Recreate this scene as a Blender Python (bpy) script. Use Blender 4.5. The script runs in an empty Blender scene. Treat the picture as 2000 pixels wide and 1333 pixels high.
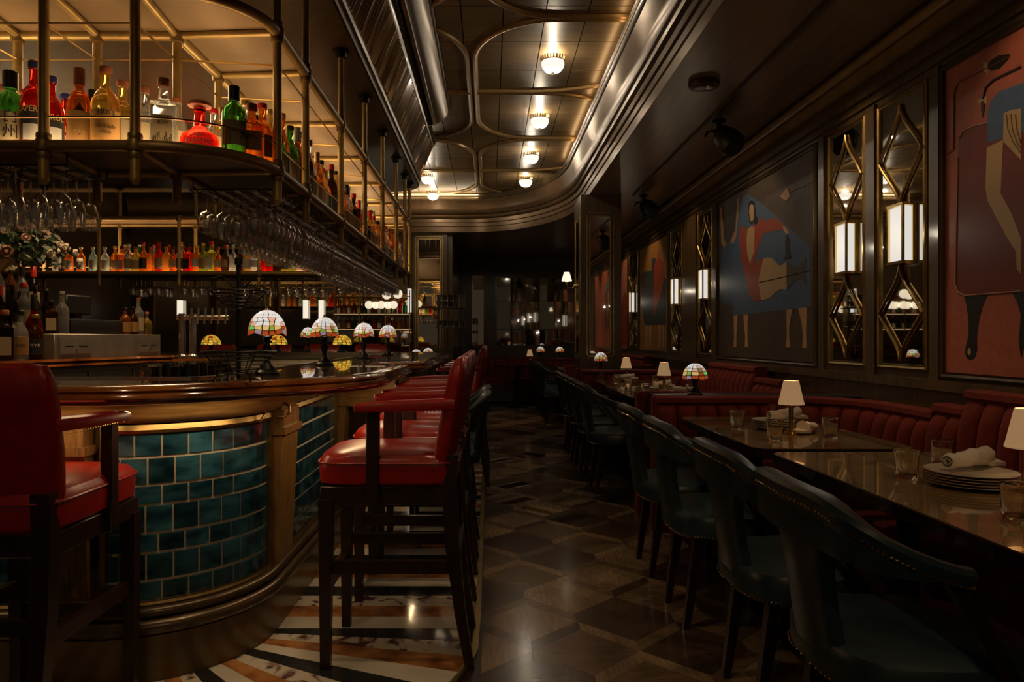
import bpy, bmesh, math, random
from mathutils import Vector, Matrix
random.seed(7)
PI = math.pi
S = bpy.context.scene
COL = S.collection

# ------------------------------------------------------------------ camera, world, lights, exposure
cd = bpy.data.cameras.new('camera'); cam = bpy.data.objects.new('camera', cd); COL.objects.link(cam)
cam.location = (0, 0, 1.2); cam.rotation_euler = (PI/2, 0, 0)
cd.sensor_width = 36; cd.lens = 25.2; cd.shift_x = 0.022; cd.shift_y = -0.00225
cd.clip_start = 0.05; cd.clip_end = 60
S.camera = cam
S.view_settings.view_transform = 'Standard'; S.view_settings.look = 'None'
S.view_settings.gamma = 1; S.view_settings.use_curve_mapping = False
S.view_settings.exposure = 0.0
S.cycles.max_bounces = 8; S.cycles.diffuse_bounces = 3; S.cycles.glossy_bounces = 4
S.cycles.transmission_bounces = 6; S.cycles.transparent_max_bounces = 24
S.cycles.caustics_reflective = False; S.cycles.caustics_refractive = False
S.cycles.sample_clamp_indirect = 3.0
S.cycles.use_denoising = True
S.cycles.use_adaptive_sampling = True; S.cycles.adaptive_threshold = 0.02
w = bpy.data.worlds.new('dim_room'); S.world = w; w.use_nodes = True
w.node_tree.nodes['Background'].inputs[0].default_value = (1.0, 0.72, 0.42, 1)
w.node_tree.nodes['Background'].inputs[1].default_value = 0.035

def light(kind, name, loc, power, col=(1, .72, .42), rot=(0, 0, 0), size=.1, sy=None, spot=None, blend=.6):
    l = bpy.data.lights.new(name, kind); l.energy = power; l.color = col
    if kind == 'AREA':
        l.size = size
        if sy: l.shape = 'RECTANGLE'; l.size_y = sy
    else:
        l.shadow_soft_size = size
    if spot: l.spot_size = spot; l.spot_blend = blend
    o = bpy.data.objects.new(name, l); o.location = loc; o.rotation_euler = rot; COL.objects.link(o)
    return o
WARM = (1, .66, .34)
# recessed downlights of the bar canopy (above the frame), then added fill spots
light('SPOT', 'bar_spot', (-.25, 2.15, 2.9), 36, WARM, (math.radians(14), math.radians(4), 0), .05, spot=1.15)
light('SPOT', 'bar_spot', (-.62, 4.3, 2.88), 16, WARM, (0, 0, 0), .05, spot=1.1)
light('SPOT', 'bar_spot', (-1.2, 1.3, 2.9), 13, WARM, (math.radians(28), 0, 0), .05, spot=1.1)
light('SPOT', 'table_fill_spot', (1.5, 2.1, 2.9), 20, WARM, (0, 0, 0), .05, spot=1.2)  # these three are added fill for the tables and right wall
light('SPOT', 'table_fill_spot', (1.5, 3.5, 2.9), 15, WARM, (0, 0, 0), .05, spot=1.2)
light('SPOT', 'table_fill_spot', (1.5, 6.6, 2.9), 18, WARM, (0, 0, 0), .05, spot=1.2)
light('SPOT', 'rear_fill_spot', (.9, -1.2, 2.9), 26, WARM, (math.radians(52), 0, 0), .06, spot=1.3)  # added pair behind the camera, general fill from the unseen room
light('SPOT', 'rear_fill_spot', (-1.0, -1.2, 2.9), 12, WARM, (math.radians(50), 0, 0), .06, spot=1.3)
# warm cove strips in the ceiling tray and unseen spots added to brighten the paintings
light('AREA', 'tray_cove_strip', (.98, 7.0, 3.475), 2.6, (1, .62, .28), (PI, math.radians(-25), 0), .03, 5.0)
light('AREA', 'tray_cove_strip', (-1.1, 11.55, 3.45), 9, (1, .78, .5), (PI, 0, 0), 1.8, .04)
for yy in (1.6, 2.9, 4.5, 6.2, 8.2, 10.2, 12.2):
    light('SPOT', 'wall_fill_spot', (1.62, yy, 2.93), 15, WARM, (0, math.radians(-38), 0), .05, spot=1.35)
light('SPOT', 'aisle_fill_spot', (.15, 4.4, 3.5), 17, WARM, (0, 0, 0), .05, spot=.9)  # added to brighten the aisle floor, near and far
light('SPOT', 'aisle_fill_spot', (.1, 10.6, 3.5), 40, WARM, (0, 0, 0), .05, spot=.75)
light('AREA', 'back_bar_fill', (-2.3, 4.6, 2.75), 34, WARM, (0, math.radians(-8), 0), .25, 2.4)  # unseen area light added to lift the dark back bar
light('SPOT', 'bar_spot', (-1.55, 4.2, 2.88), 40, WARM, (0, math.radians(-14), 0), .05, spot=1.7)  # added inside the bar ring to brighten steel, glasses and doors
light('SPOT', 'bar_spot', (-1.9, 6.2, 2.88), 22, WARM, (0, 0, 0), .05, spot=1.5)  # second added fill, towards the rear of the bar
light('POINT', 'sconce_bulb', (.95, 8.95, 1.96), 1.4, (1, .8, .5), size=.02)

# ------------------------------------------------------------------ materials
def mat(name, col, rough=.5, metal=0, var=.0, scale=8, stretch=(1, 1, 1), bump=0, coat=0, coat_r=.05, trans=0, ior=1.45,
        emis=None, es=0, spec=None, sheen=0, rnd=0, col2=None, detail=4, transl=0, ramp=None, sample=True, dist=0):
    m = bpy.data.materials.new(name); m.use_nodes = True
    nt = m.node_tree; N = nt.nodes; L = nt.links
    b = N['Principled BSDF']
    b.inputs['Base Color'].default_value = (*col, 1)
    b.inputs['Roughness'].default_value = rough; b.inputs['Metallic'].default_value = metal
    b.inputs['Coat Weight'].default_value = coat; b.inputs['Coat Roughness'].default_value = coat_r
    b.inputs['Transmission Weight'].default_value = trans; b.inputs['IOR'].default_value = ior
    if sheen: b.inputs['Sheen Weight'].default_value = sheen; b.inputs['Sheen Roughness'].default_value = .35; b.inputs['Sheen Tint'].default_value = (*[min(1, c*3+.1) for c in col], 1)
    if spec is not None: b.inputs['Specular IOR Level'].default_value = spec
    if emis: b.inputs['Emission Color'].default_value = (*emis, 1); b.inputs['Emission Strength'].default_value = es
    last = None
    if var or bump or col2:
        tc = N.new('ShaderNodeTexCoord'); mp = N.new('ShaderNodeMapping'); mp.inputs['Scale'].default_value = stretch
        no = N.new('ShaderNodeTexNoise'); no.inputs['Scale'].default_value = scale; no.inputs['Detail'].default_value = detail
        no.inputs['Distortion'].default_value = dist
        L.new(tc.outputs['Object'], mp.inputs[0]); L.new(mp.outputs[0], no.inputs['Vector'])
        cr = N.new('ShaderNodeValToRGB')
        a = tuple(c*(1-var) for c in col); z = col2 if col2 else tuple(min(1, c*(1+var)) for c in col)
        cr.color_ramp.elements[0].position = .35; cr.color_ramp.elements[0].color = (*a, 1)
        cr.color_ramp.elements[1].position = .65; cr.color_ramp.elements[1].color = (*z, 1)
        if ramp: cr.color_ramp.elements[0].position, cr.color_ramp.elements[1].position = ramp
        L.new(no.outputs['Fac'], cr.inputs[0]); last = cr.outputs[0]
        if bump:
            bp = N.new('ShaderNodeBump'); bp.inputs['Strength'].default_value = bump; bp.inputs['Distance'].default_value = .01
            L.new(no.outputs['Fac'], bp.inputs['Height']); L.new(bp.outputs[0], b.inputs['Normal'])
    if rnd:
        oi = N.new('ShaderNodeObjectInfo'); hs = N.new('ShaderNodeHueSaturation')
        mr = N.new('ShaderNodeMapRange'); mr.inputs['To Min'].default_value = 1-rnd; mr.inputs['To Max'].default_value = 1+rnd
        L.new(oi.outputs['Random'], mr.inputs['Value']); L.new(mr.outputs[0], hs.inputs['Value'])
        if last: L.new(last, hs.inputs['Color'])
        else: hs.inputs['Color'].default_value = (*col, 1)
        last = hs.outputs[0]
    if last: L.new(last, b.inputs['Base Color'])
    if transl:
        tr = N.new('ShaderNodeBsdfTranslucent'); tr.inputs[0].default_value = (*col, 1)
        mx = N.new('ShaderNodeMixShader'); mx.inputs[0].default_value = transl
        L.new(b.outputs[0], mx.inputs[1]); L.new(tr.outputs[0], mx.inputs[2]); L.new(mx.outputs[0], N['Material Output'].inputs[0])
    if not sample: m.cycles.emission_sampling = 'NONE'
    m.diffuse_color = (*col, 1)
    return m

def thin_glass(name, tint=(1, 1, 1), k=1.0, base=.03):
    m = bpy.data.materials.new(name); m.use_nodes = True
    nt = m.node_tree; N = nt.nodes; L = nt.links; N.remove(N['Principled BSDF'])
    t = N.new('ShaderNodeBsdfTransparent'); t.inputs[0].default_value = (*tint, 1)
    g = N.new('ShaderNodeBsdfGlossy'); g.inputs['Roughness'].default_value = .11
    lw = N.new('ShaderNodeLayerWeight'); lw.inputs[0].default_value = .5; f = N.new('ShaderNodeMath'); f.operation = 'POWER'; f.inputs[1].default_value = 3.0; L.new(lw.outputs['Facing'], f.inputs[0])
    ma = N.new('ShaderNodeMath'); ma.operation = 'MULTIPLY_ADD'; ma.inputs[1].default_value = k; ma.inputs[2].default_value = base; ma.use_clamp = True
    mx = N.new('ShaderNodeMixShader'); L.new(f.outputs[0], ma.inputs[0]); L.new(ma.outputs[0], mx.inputs[0])
    L.new(t.outputs[0], mx.inputs[1]); L.new(g.outputs[0], mx.inputs[2]); L.new(mx.outputs[0], N['Material Output'].inputs[0])
    return m

M = {}
def D(n, *a, **k): M[n] = mat(n, *a, **k); return M[n]
D('wall_wood', (.095, .060, .028), .33, var=.25, scale=3, stretch=(12, 12, 1), coat=.25, coat_r=.22, bump=.02)
D('trim_wood', (.085, .058, .030), .28, metal=.35, var=.2, scale=4, coat=.3, coat_r=.15)
D('ceiling_wood', (.165, .110, .055), .34, metal=.12, var=.18, scale=3, stretch=(1, 8, 1), rnd=.12)
D('rib_gold', (.30, .19, .075), .32, metal=.35, var=.15, scale=6)
D('fascia', (.125, .076, .038), .30, metal=.45, var=.15, scale=2.5, stretch=(1, 14, 14))
D('soffit', (.24, .165, .09), .30, metal=.35, var=.15, scale=2, stretch=(10, 1, 1))
D('brass', (.52, .36, .13), .3, metal=1, var=.12, scale=20)
D('brass_bright', (.75, .52, .2), .18, metal=1)
D('brass_aged', (.36, .25, .10), .36, metal=1, var=.2, scale=14)
D('pipe_dark', (.23, .150, .055), .42, metal=.55, var=.15, scale=12)
D('pipe_brass', (.36, .245, .085), .42, metal=.5, var=.15, scale=14)
D('shelf_plate', (.15, .10, .05), .42, metal=.5, var=.15, scale=5)
D('shelf_ceiling', (.22, .145, .080), .40, metal=.3, var=.2, scale=3)
D('mahogany', (.15, .035, .008), .16, var=.4, scale=5, coat=1, coat_r=.03, col2=(.32, .105, .022))
D('bar_top_amber', (.10, .05, .018), .14, var=.4, scale=4, coat=1, coat_r=.02, col2=(.20, .10, .035))
D('oak', (.23, .125, .040), .34, var=.3, scale=5, stretch=(18, 18, 1.5), coat=.2, coat_r=.2, bump=.03)
D('oak_h', (.26, .145, .045), .34, var=.3, scale=3, stretch=(2, 2, 26), coat=.2, coat_r=.2, bump=.02)
D('kick_wood', (.13, .085, .036), .30, var=.25, scale=4, coat=.3, coat_r=.15, metal=.2)
D('grout', (.62, .56, .42), .8)
D('teal_tile', (.010, .045, .072), .12, var=.45, scale=9, stretch=(1, 1, 2.2), coat=.8, coat_r=.04, bump=.25, rnd=.45, col2=(.028, .105, .150))
D('red_leather', (.29, .008, .005), .36, var=.12, scale=30, coat=.3, coat_r=.22, bump=.04)
D('red_velvet', (.145, .013, .006), .85, var=.2, scale=18, sheen=.35)
D('blue_leather', (.020, .042, .056), .33, var=.15, scale=22, coat=.25, coat_r=.25, bump=.04)
D('dark_wood', (.022, .009, .006), .34, var=.3, scale=6, stretch=(4, 4, 1), coat=.2, coat_r=.2)
D('black_metal', (.012, .011, .010), .42, metal=.5)
D('black_plastic', (.010, .010, .011), .45)
D('steel', (.34, .32, .28), .32, metal=.9, var=.08, scale=12, stretch=(1, 1, 8))
D('steel_bright', (.62, .60, .55), .18, metal=1)
D('steel_panel', (.32, .29, .24), .40, metal=.6, var=.08, scale=10)
D('table_top', (.27, .165, .06), .16, var=.35, scale=3.5, coat=1, coat_r=.02, col2=(.36, .235, .10), dist=1.5)
D('table_edge', (.028, .014, .010), .2, coat=.6)
D('plate', (.60, .55, .46), .22, coat=.5)
D('napkin', (.66, .63, .57), .9, var=.06, scale=40)
D('lampshade', (.62, .46, .27), .8, var=.05, scale=60, emis=(1, .58, .27), es=.24, sample=False)
D('lampshade_lit', (.9, .85, .75), .7, emis=(1, .85, .62), es=1.2, sample=False)
D('opal_glass', (.3, .29, .27), .3, emis=(1, .95, .86), es=1.0)
D('lantern_glass', (.22, .21, .19), .35, emis=(1, .95, .86), es=.72)
D('lantern_dim', (.9, .88, .82), .3, emis=(1, .88, .70), es=.9, sample=False)
D('globe_glass', (.9, .86, .78), .3, emis=(1, .84, .60), es=.85, sample=False)
D('led_panel', (.9, .8, .6), .4, emis=(1, .66, .32), es=13.0)
D('led_dim', (.9, .8, .6), .4, emis=(1, .66, .32), es=.8)
D('mirror', (.80, .78, .74), .02, metal=1)
D('mirror_smoked', (.42, .40, .36), .03, metal=1)
D('crystal', (.95, .92, .86), .13, metal=1)
D('terracotta', (.40, .115, .075), .55, var=.08, scale=30)
D('art_maroon', (.17, .028, .02), .5)
D('art_blue', (.065, .125, .25), .5, var=.1, scale=20)
D('art_cream', (.48, .33, .17), .5)
D('art_tan', (.50, .30, .17), .5)
D('art_black', (.010, .009, .009), .5)
D('art_red', (.32, .055, .028), .5)
D('art_brown', (.075, .055, .040), .5, var=.15, scale=15)
D('art_orange', (.33, .16, .045), .5)
D('art_slate', (.045, .055, .06), .5)
D('art_pink', (.42, .15, .11), .5)
D('art_line', (.42, .30, .22), .5)
D('marble_white', (.60, .56, .48), .12, var=.1, scale=5, coat=.4)
D('marble_black', (.022, .024, .026), .12, var=.3, scale=6, coat=.4)
D('marble_orange', (.36, .13, .038), .12, var=.45, scale=9, coat=.4, col2=(.52, .24, .09))
D('marble_vein', (.11, .045, .05), .12, scale=9, coat=.4, col2=(.60, .55, .47), ramp=(.40, .50), detail=7, dist=1.5)
D('parquet_light', (.215, .150, .092), .22, var=.22, scale=5, stretch=(14, 2, 1), coat=.3, coat_r=.12, rnd=.12)
D('parquet_mid', (.130, .088, .054), .22, var=.25, scale=5, stretch=(2, 14, 1), coat=.3, coat_r=.12, rnd=.15)
D('parquet_dark', (.064, .041, .026), .22, var=.25, scale=5, stretch=(8, 8, 1), coat=.3, coat_r=.12, rnd=.15)
D('floor_dark', (.030, .020, .014), .35, var=.2, scale=4)
D('leaf', (.020, .042, .014), .5, var=.3, scale=20)
D('petal', (.58, .50, .38), .7, var=.08, scale=30)
D('petal_pink', (.50, .30, .22), .7, var=.08, scale=30)
D('paper', (.66, .54, .33), .6, transl=.45)
D('paper_white', (.72, .70, .64), .6, transl=.45)
D('paper_tan', (.55, .30, .10), .6, transl=.45)
D('paper_black', (.02, .02, .02), .5)
D('ink', (.02, .015, .012), .6)
D('ink_gold', (.75, .52, .2), .4, metal=.5)
D('ink_white', (.85, .82, .75), .5)
D('ink_red', (.5, .04, .02), .5)
D('cap_black', (.012, .012, .012), .35); D('cap_red', (.50, .015, .01), .35); D('cap_gold', (.62, .42, .14), .3, metal=.8)
D('cap_cork', (.30, .095, .035), .6, var=.2, scale=40); D('cap_blue', (.03, .035, .16), .3); D('cap_white', (.6, .58, .52), .4)
M['stemware'] = thin_glass('stemware', k=1.0, base=.25)
M['tumbler_glass'] = thin_glass('tumbler_glass', tint=(.95, .98, .94), k=.9, base=.24)
M['rocks_glass'] = mat('cut_glass', (.97, .95, .90), .02, trans=1, ior=1.45)
GL = {'clear': (.93, .93, .90), 'amber': (.80, .27, .035), 'orange': (.95, .30, .04), 'red': (.85, .03, .015), 'green': (.08, .34, .05),
      'gold': (.92, .62, .16), 'dark': (.07, .035, .015), 'brown': (.22, .06, .012), 'lime': (.45, .50, .08), 'pale blue': (.62, .78, .80)}
for k, c in GL.items():
    M['glass_'+k] = mat('glass_'+k.replace(' ', '_'), c, .05, trans=.92, ior=1.28 if k != 'clear' else 1.3, transl=.14 if k not in ('clear', 'pale blue') else .07)

# ------------------------------------------------------------------ mesh builder
class MB:
    def __init__(s): s.v = []; s.f = []; s.sm = []
    def add(s, v, f, smooth=False):
        n = len(s.v); s.v += [tuple(p) for p in v]; s.f += [tuple(i+n for i in q) for q in f]; s.sm += [smooth]*len(f); return s
    def box(s, x0, x1, y0, y1, z0, z1):
        v = [(x, y, z) for z in (z0, z1) for y in (y0, y1) for x in (x0, x1)]
        return s.add(v, [(0, 2, 3, 1), (4, 5, 7, 6), (0, 1, 5, 4), (2, 6, 7, 3), (0, 4, 6, 2), (1, 3, 7, 5)])
    def hexa(s, b, t):
        return s.add(list(b)+list(t), [(3, 2, 1, 0), (4, 5, 6, 7)]+[(i, (i+1) % 4, 4+(i+1) % 4, 4+i) for i in range(4)])
    def rbox(s, x0, x1, y0, y1, z0, z1, r=.01, seg=2):
        bm = bmesh.new(); bmesh.ops.create_cube(bm, size=1)
        for v in bm.verts: v.co = ((x0+x1)/2+v.co.x*(x1-x0), (y0+y1)/2+v.co.y*(y1-y0), (z0+z1)/2+v.co.z*(z1-z0))
        bmesh.ops.bevel(bm, geom=bm.edges[:]+bm.verts[:], offset=r, segments=seg, profile=.5, affect='EDGES')
        bm.verts.index_update()
        s.add([v.co[:] for v in bm.verts], [[v.index for v in f.verts] for f in bm.faces], True); bm.free(); return s
    def loft(s, rings, cap=True, smooth=True, closed=False):
        n = len(rings[0]); v = [p for r in rings for p in r]; f = []
        R = len(rings)
        for i in range(R if closed else R-1):
            a = i*n; b = ((i+1) % R)*n
            for j in range(n):
                k = (j+1) % n; f.append((a+j, a+k, b+k, b+j))
        s.add(v, f, smooth)
        if cap and not closed:
            s.add(rings[0], [tuple(range(n))[::-1]]); s.add(rings[-1], [tuple(range(n))])
        return s
    def tube(s, pts, r, n=8, cap=True, closed=False):
        pts = [Vector(p) for p in pts]; R = len(pts); rings = []; up = None
        for i, p in enumerate(pts):
            if closed: t = pts[(i+1) % R]-pts[i-1]
            else: t = pts[min(i+1, R-1)]-pts[max(i-1, 0)]
            t.normalize()
            if up is None:
                up = Vector((0, 0, 1)) if abs(t.z) < .9 else Vector((1, 0, 0))
            a = t.cross(up); a.normalize(); b = a.cross(t); b.normalize(); up = b
            rr = r[i] if isinstance(r, (list, tuple)) else r
            rings.append([tuple(p+a*math.cos(2*PI*k/n)*rr+b*math.sin(2*PI*k/n)*rr) for k in range(n)])
        return s.loft(rings, cap, True, closed)
    def lathe(s, prof, n=16, c=(0, 0, 0), cap=True):
        rings = [[(c[0]+r*math.cos(2*PI*k/n), c[1]+r*math.sin(2*PI*k/n), c[2]+z) for k in range(n)] for r, z in prof]
        return s.loft(rings, cap)
    def prism(s, poly, lo, hi, axis='z'):
        def P(a, b, h): return (a, b, h) if axis == 'z' else ((h, a, b) if axis == 'x' else (a, h, b))
        n = len(poly); v = [P(a, b, lo) for a, b in poly]+[P(a, b, hi) for a, b in poly]
        return s.add(v, [tuple(range(n))[::-1], tuple(range(n, 2*n))]+[(i, (i+1) % n, n+(i+1) % n, n+i) for i in range(n)])
    def sweep(s, path, prof, closed_prof=True, smooth=False, closed=False, cap=True):
        """path: plan points; prof: (offset to the right of travel, z)"""
        R = len(path); rings = []
        for i in range(R):
            p = Vector(path[i][:2])
            if closed: a = Vector(path[i-1][:2]); b = Vector(path[(i+1) % R][:2])
            else: a = Vector(path[max(i-1, 0)][:2]); b = Vector(path[min(i+1, R-1)][:2])
            d1 = (p-a).normalized() if (p-a).length > 1e-9 else (b-p).normalized()
            d2 = (b-p).normalized() if (b-p).length > 1e-9 else d1
            n1 = Vector((d1.y, -d1.x)); n2 = Vector((d2.y, -d2.x)); nn = n1+n2
            nn = nn.normalized(); k = 1/max(.5, nn.dot(n1))
            rings.append([(p.x+nn.x*o*k, p.y+nn.y*o*k, z) for o, z in prof])
        n = len(prof); v = [q for r in rings for q in r]; f = []
        for i in range(R if closed else R-1):
            a = i*n; b = ((i+1) % R)*n
            for j in range(n if closed_prof else n-1):
                k = (j+1) % n; f.append((a+j, b+j, b+k, a+k))
        s.add(v, f, smooth)
        if cap and closed_prof and not closed:
            s.add(rings[0], [tuple(range(n))]); s.add(rings[-1], [tuple(range(n))[::-1]])
        return s
    def xf(s, m):
        s.v = [tuple(m @ Vector(p)) for p in s.v]; return s
    def mesh(s, name, m):
        me = bpy.data.meshes.new(name); me.from_pydata(s.v, [], s.f)
        me.polygons.foreach_set('use_smooth', s.sm)
        bm = bmesh.new(); bm.from_mesh(me)
        if len(bm.verts) < 60000: bmesh.ops.remove_doubles(bm, verts=bm.verts, dist=1e-6)
        bmesh.ops.recalc_face_normals(bm, faces=bm.faces); bm.to_mesh(me); bm.free()
        me.set_sharp_from_angle(angle=math.radians(38))
        me.materials.append(M[m] if isinstance(m, str) else m); return me
    def obj(s, name, m, parent=None, **k): return link(name, s.mesh(name, m), parent, **k)

def tag(o, label=None, cat=None, group=None, kind=None):
    if label:
        if len(label.split()) > 16 and cat: print('LONG LABEL', label)
        o['label'] = label
    if cat: o['category'] = cat
    if group: o['group'] = group
    if kind: o['kind'] = kind
    return o
def link(name, me, parent=None, loc=None, rot=None, **k):
    o = bpy.data.objects.new(name, me); COL.objects.link(o)
    if parent: o.parent = parent; KIDS.setdefault(parent.name, []).append(o)
    if loc: o.location = loc
    if rot is not None: o.rotation_euler = (0, 0, rot) if not isinstance(rot, tuple) else rot
    return tag(o, **k)
KIDS = {}
def thing(name, label, cat, loc=(0, 0, 0), rz=0, group=None): return link(name, None, None, loc, rz, label=label, cat=cat, group=group)
def copy_tree(o, parent=None):
    c = o.copy(); COL.objects.link(c)
    if parent: c.parent = parent; KIDS.setdefault(parent.name, []).append(c)
    for ch in list(KIDS.get(o.name, [])): copy_tree(ch, c)
    return c
def place(o, loc, rz, label, group=None):
    c = copy_tree(o); c.location = loc; c.rotation_euler = (0, 0, rz); c['label'] = label
    if group: c['group'] = group
    return c
def struct(name, mb, m, parent=None, label=None):
    o = mb.obj(name, m, parent)
    if not parent: o['kind'] = 'structure'
    if label: o['label'] = label
    return o

def se(a, b, n=20, p=4, cx=0, cy=0, z=0):
    out = []
    for k in range(n):
        t = 2*PI*(k+.5)/n; c, s_ = math.cos(t), math.sin(t)
        out.append((cx+a*math.copysign(abs(c)**(2/p), c), cy+b*math.copysign(abs(s_)**(2/p), s_), z))
    return out
def rpath(pts, seg=8):
    """plan polyline with rounded corners; pts: (x, y, r)"""
    out = []
    for i, q in enumerate(pts):
        p = Vector(q[:2]); r = q[2] if len(q) > 2 else 0
        if r <= 0 or i in (0, len(pts)-1): out.append((p.x, p.y)); continue
        a = (Vector(pts[i-1][:2])-p).normalized(); b = (Vector(pts[i+1][:2])-p).normalized()
        ang = a.angle(b); d = r/math.tan(ang/2); c = p+(a+b).normalized()*(r/math.sin(ang/2))
        s0 = p+a*d-c; s1 = p+b*d-c; t0 = math.atan2(s0.y, s0.x); t1 = math.atan2(s1.y, s1.x)
        dt = (t1-t0+PI) % (2*PI)-PI
        for k in range(seg+1):
            t = t0+dt*k/seg; out.append((c.x+r*math.cos(t), c.y+r*math.sin(t)))
    return out
class Path:
    def __init__(s, pts):
        s.p = [Vector(q[:2]) for q in pts]; s.l = [0]
        for a, b in zip(s.p, s.p[1:]): s.l.append(s.l[-1]+(b-a).length)
        s.L = s.l[-1]
    def at(s, u):
        u = min(max(u, 0), s.L-1e-6); i = 0
        while s.l[i+1] <= u: i += 1
        a, b = s.p[i], s.p[i+1]; t = (u-s.l[i])/(s.l[i+1]-s.l[i]); d = (b-a).normalized()
        return a+(b-a)*t, Vector((d.y, -d.x))      # point, normal to the right of travel
def text_obj(txt, size, m, parent, loc, rot, extrude=.0004, name='lettering', wid=None):
    c = bpy.data.curves.new('t', 'FONT'); c.body = txt; c.size = size; c.extrude = extrude; c.align_x = 'CENTER'; c.align_y = 'CENTER'; c.resolution_u = 2
    o = bpy.data.objects.new('t', c); COL.objects.link(o); bpy.context.view_layer.update()
    me = bpy.data.meshes.new_from_object(o.evaluated_get(bpy.context.evaluated_depsgraph_get()))
    bpy.data.objects.remove(o); me.materials.clear(); me.materials.append(M[m])
    if wid:
        xs = [v.co.x for v in me.vertices]
        if xs:
            k = wid/(max(xs)-min(xs))
            for v in me.vertices: v.co.x *= k
    return link(name, me, parent, loc, rot)
def bend_text(o, r):
    """wrap flat lettering (x along, y up) onto a vertical cylinder of radius r about the parent's axis, facing -y"""
    for v in o.data.vertices:
        a = v.co.x/r; h = v.co.y; d = r+v.co.z
        v.co = (math.sin(a)*d, -math.cos(a)*d, h)
    o.rotation_euler = (0, 0, 0)
ORD = ['first', 'second', 'third', 'fourth', 'fifth', 'sixth', 'seventh', 'eighth', 'ninth', 'tenth', 'eleventh', 'twelfth', 'thirteenth',
       'fourteenth', 'fifteenth', 'sixteenth', 'seventeenth', 'eighteenth', 'nineteenth', 'twentieth']+['twenty-'+w for w in
       ['first', 'second', 'third', 'fourth', 'fifth', 'sixth', 'seventh', 'eighth', 'ninth']]+['thirtieth']+['thirty-'+w for w in
       ['first', 'second', 'third', 'fourth', 'fifth', 'sixth', 'seventh', 'eighth', 'ninth']]+['fortieth']+['forty-'+w for w in
       ['first', 'second', 'third', 'fourth', 'fifth', 'sixth', 'seventh', 'eighth', 'ninth']]+['fiftieth']
W = 2.35
# ================================================================== ROOM
# floor base with parquet blocks and marble stripes
fl = struct('floor', MB().box(-6, 2.5, -2.5, 17, -.05, 0), 'floor_dark')
def slab(poly, name, m, h=.006, z0=.0, parent=fl, kind=None):
    c = (sum(p[0] for p in poly)/len(poly), sum(p[1] for p in poly)/len(poly))
    q = [(c[0]+(x-c[0])*.994, c[1]+(y-c[1])*.994) for x, y in poly]
    o = MB().prism(q, z0, z0+h).obj(name, m, parent)
    if kind: o['kind'] = kind
    return o
# tumbling-block parquet: cell = one top rhombus and two upright parallelograms
cw, H_, L_ = .207, .40, .085
per = H_+2*L_
def clipx(poly, x0, x1):
    for side, lim in ((1, x0), (-1, x1)):
        out = []
        for i in range(len(poly)):
            a, b = poly[i], poly[(i+1) % len(poly)]
            ia = side*(a[0]-lim) >= 0; ib = side*(b[0]-lim) >= 0
            if ia: out.append(a)
            if ia != ib:
                t = (lim-a[0])/(b[0]-a[0]); out.append((lim, a[1]+(b[1]-a[1])*t))
        poly = out
        if len(poly) < 3: return None
    return poly
def blocks(y0, y1):
    rows = int((y1-y0)/(per/2))+2
    for r in range(rows):
        yb = y0+r*per/2
        for c in range(-6, 7):
            if (c+r) % 2: continue
            x = .37+c*cw
            top = [(x-cw, yb), (x, yb-H_/2), (x+cw, yb), (x, yb+H_/2)]
            lf = [(x-cw, yb), (x-cw, yb-L_), (x, yb-H_/2-L_), (x, yb-H_/2)]
            rt = [(x, yb-H_/2), (x, yb-H_/2-L_), (x+cw, yb-L_), (x+cw, yb)]
            tones = ('parquet_light', 'parquet_mid', 'parquet_dark'); q = (c+2*r) % 3 if r % 2 else (c//2+r) % 3
            pl = []
            L0, B0, R0_, T0 = top; fl_ = r % 2
            for k in range(3):      # three planks per block, laid parallel to one of its edges
                a, b = k/3, (k+1)/3
                def lp(P, Q, t): return (P[0]+(Q[0]-P[0])*t, P[1]+(Q[1]-P[1])*t)
                if fl_: pl.append(([lp(L0, B0, a), lp(L0, B0, b), lp(T0, R0_, b), lp(T0, R0_, a)], tones[q]))
                else: pl.append(([lp(L0, T0, a), lp(L0, T0, b), lp(B0, R0_, b), lp(B0, R0_, a)], tones[q]))
            yield pl+[(lf, tones[(q+1) % 3]), (rt, tones[(q+2) % 3])]
nb = 0
far = {}
for four in blocks(1.6, 13.3):
    for poly, m in four:
        poly = clipx(poly, -.03 if True else 0, 1.15)
        if not poly or len(poly) < 3: continue
        yc = sum(p[1] for p in poly)/len(poly)
        if yc < 4.6: slab(poly, 'parquet_block', m); nb += 1
        else: far.setdefault(m, []).append(poly)
for m, ps in far.items():
    mb = MB()
    for p in ps: mb.prism([(a, b) for a, b in p], 0, .006)
    o = mb.obj('distant_parquet', m, fl); o['kind'] = 'stuff'
# marble stripes beside the bar, then a fan round its corner
CX, CY, R0 = -1.37, 2.95, .45
seq = ['marble_black', 'marble_white', 'marble_orange', 'marble_vein']
y = 2.95; k = 1
while y < 7.35:
    slab([(-.95, y), (-.055, y), (-.055, y+.125), (-.95, y+.125)], 'marble_stripe', seq[k % 4], .007); y += .125; k += 1
nf = 14
def outer(a):   # fan's outer edge follows the brass border
    d = (math.cos(a), math.sin(a)); t = 1.33
    # vertical border x = -.055 and slanted border
    if d[0] > 0: t = min(t, (-.055-CX)/d[0])
    return (CX+d[0]*t, CY+d[1]*t)
k = 0
for i in range(nf*2):
    a0 = -i*.099; a1 = a0-.099
    if a0 < -2.2: break
    slab([(CX+.5*math.cos(a1), CY+.5*math.sin(a1)), outer(a1), outer(a0), (CX+.5*math.cos(a0), CY+.5*math.sin(a0))], 'marble_stripe', seq[(-i) % 4], .007)
bp = [(-.05, 7.42)]+[(-.05, 7.4-.4*j) for j in range(0, 12)]
bp += [outer(-i*.05) for i in range(1, 36)]
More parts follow.
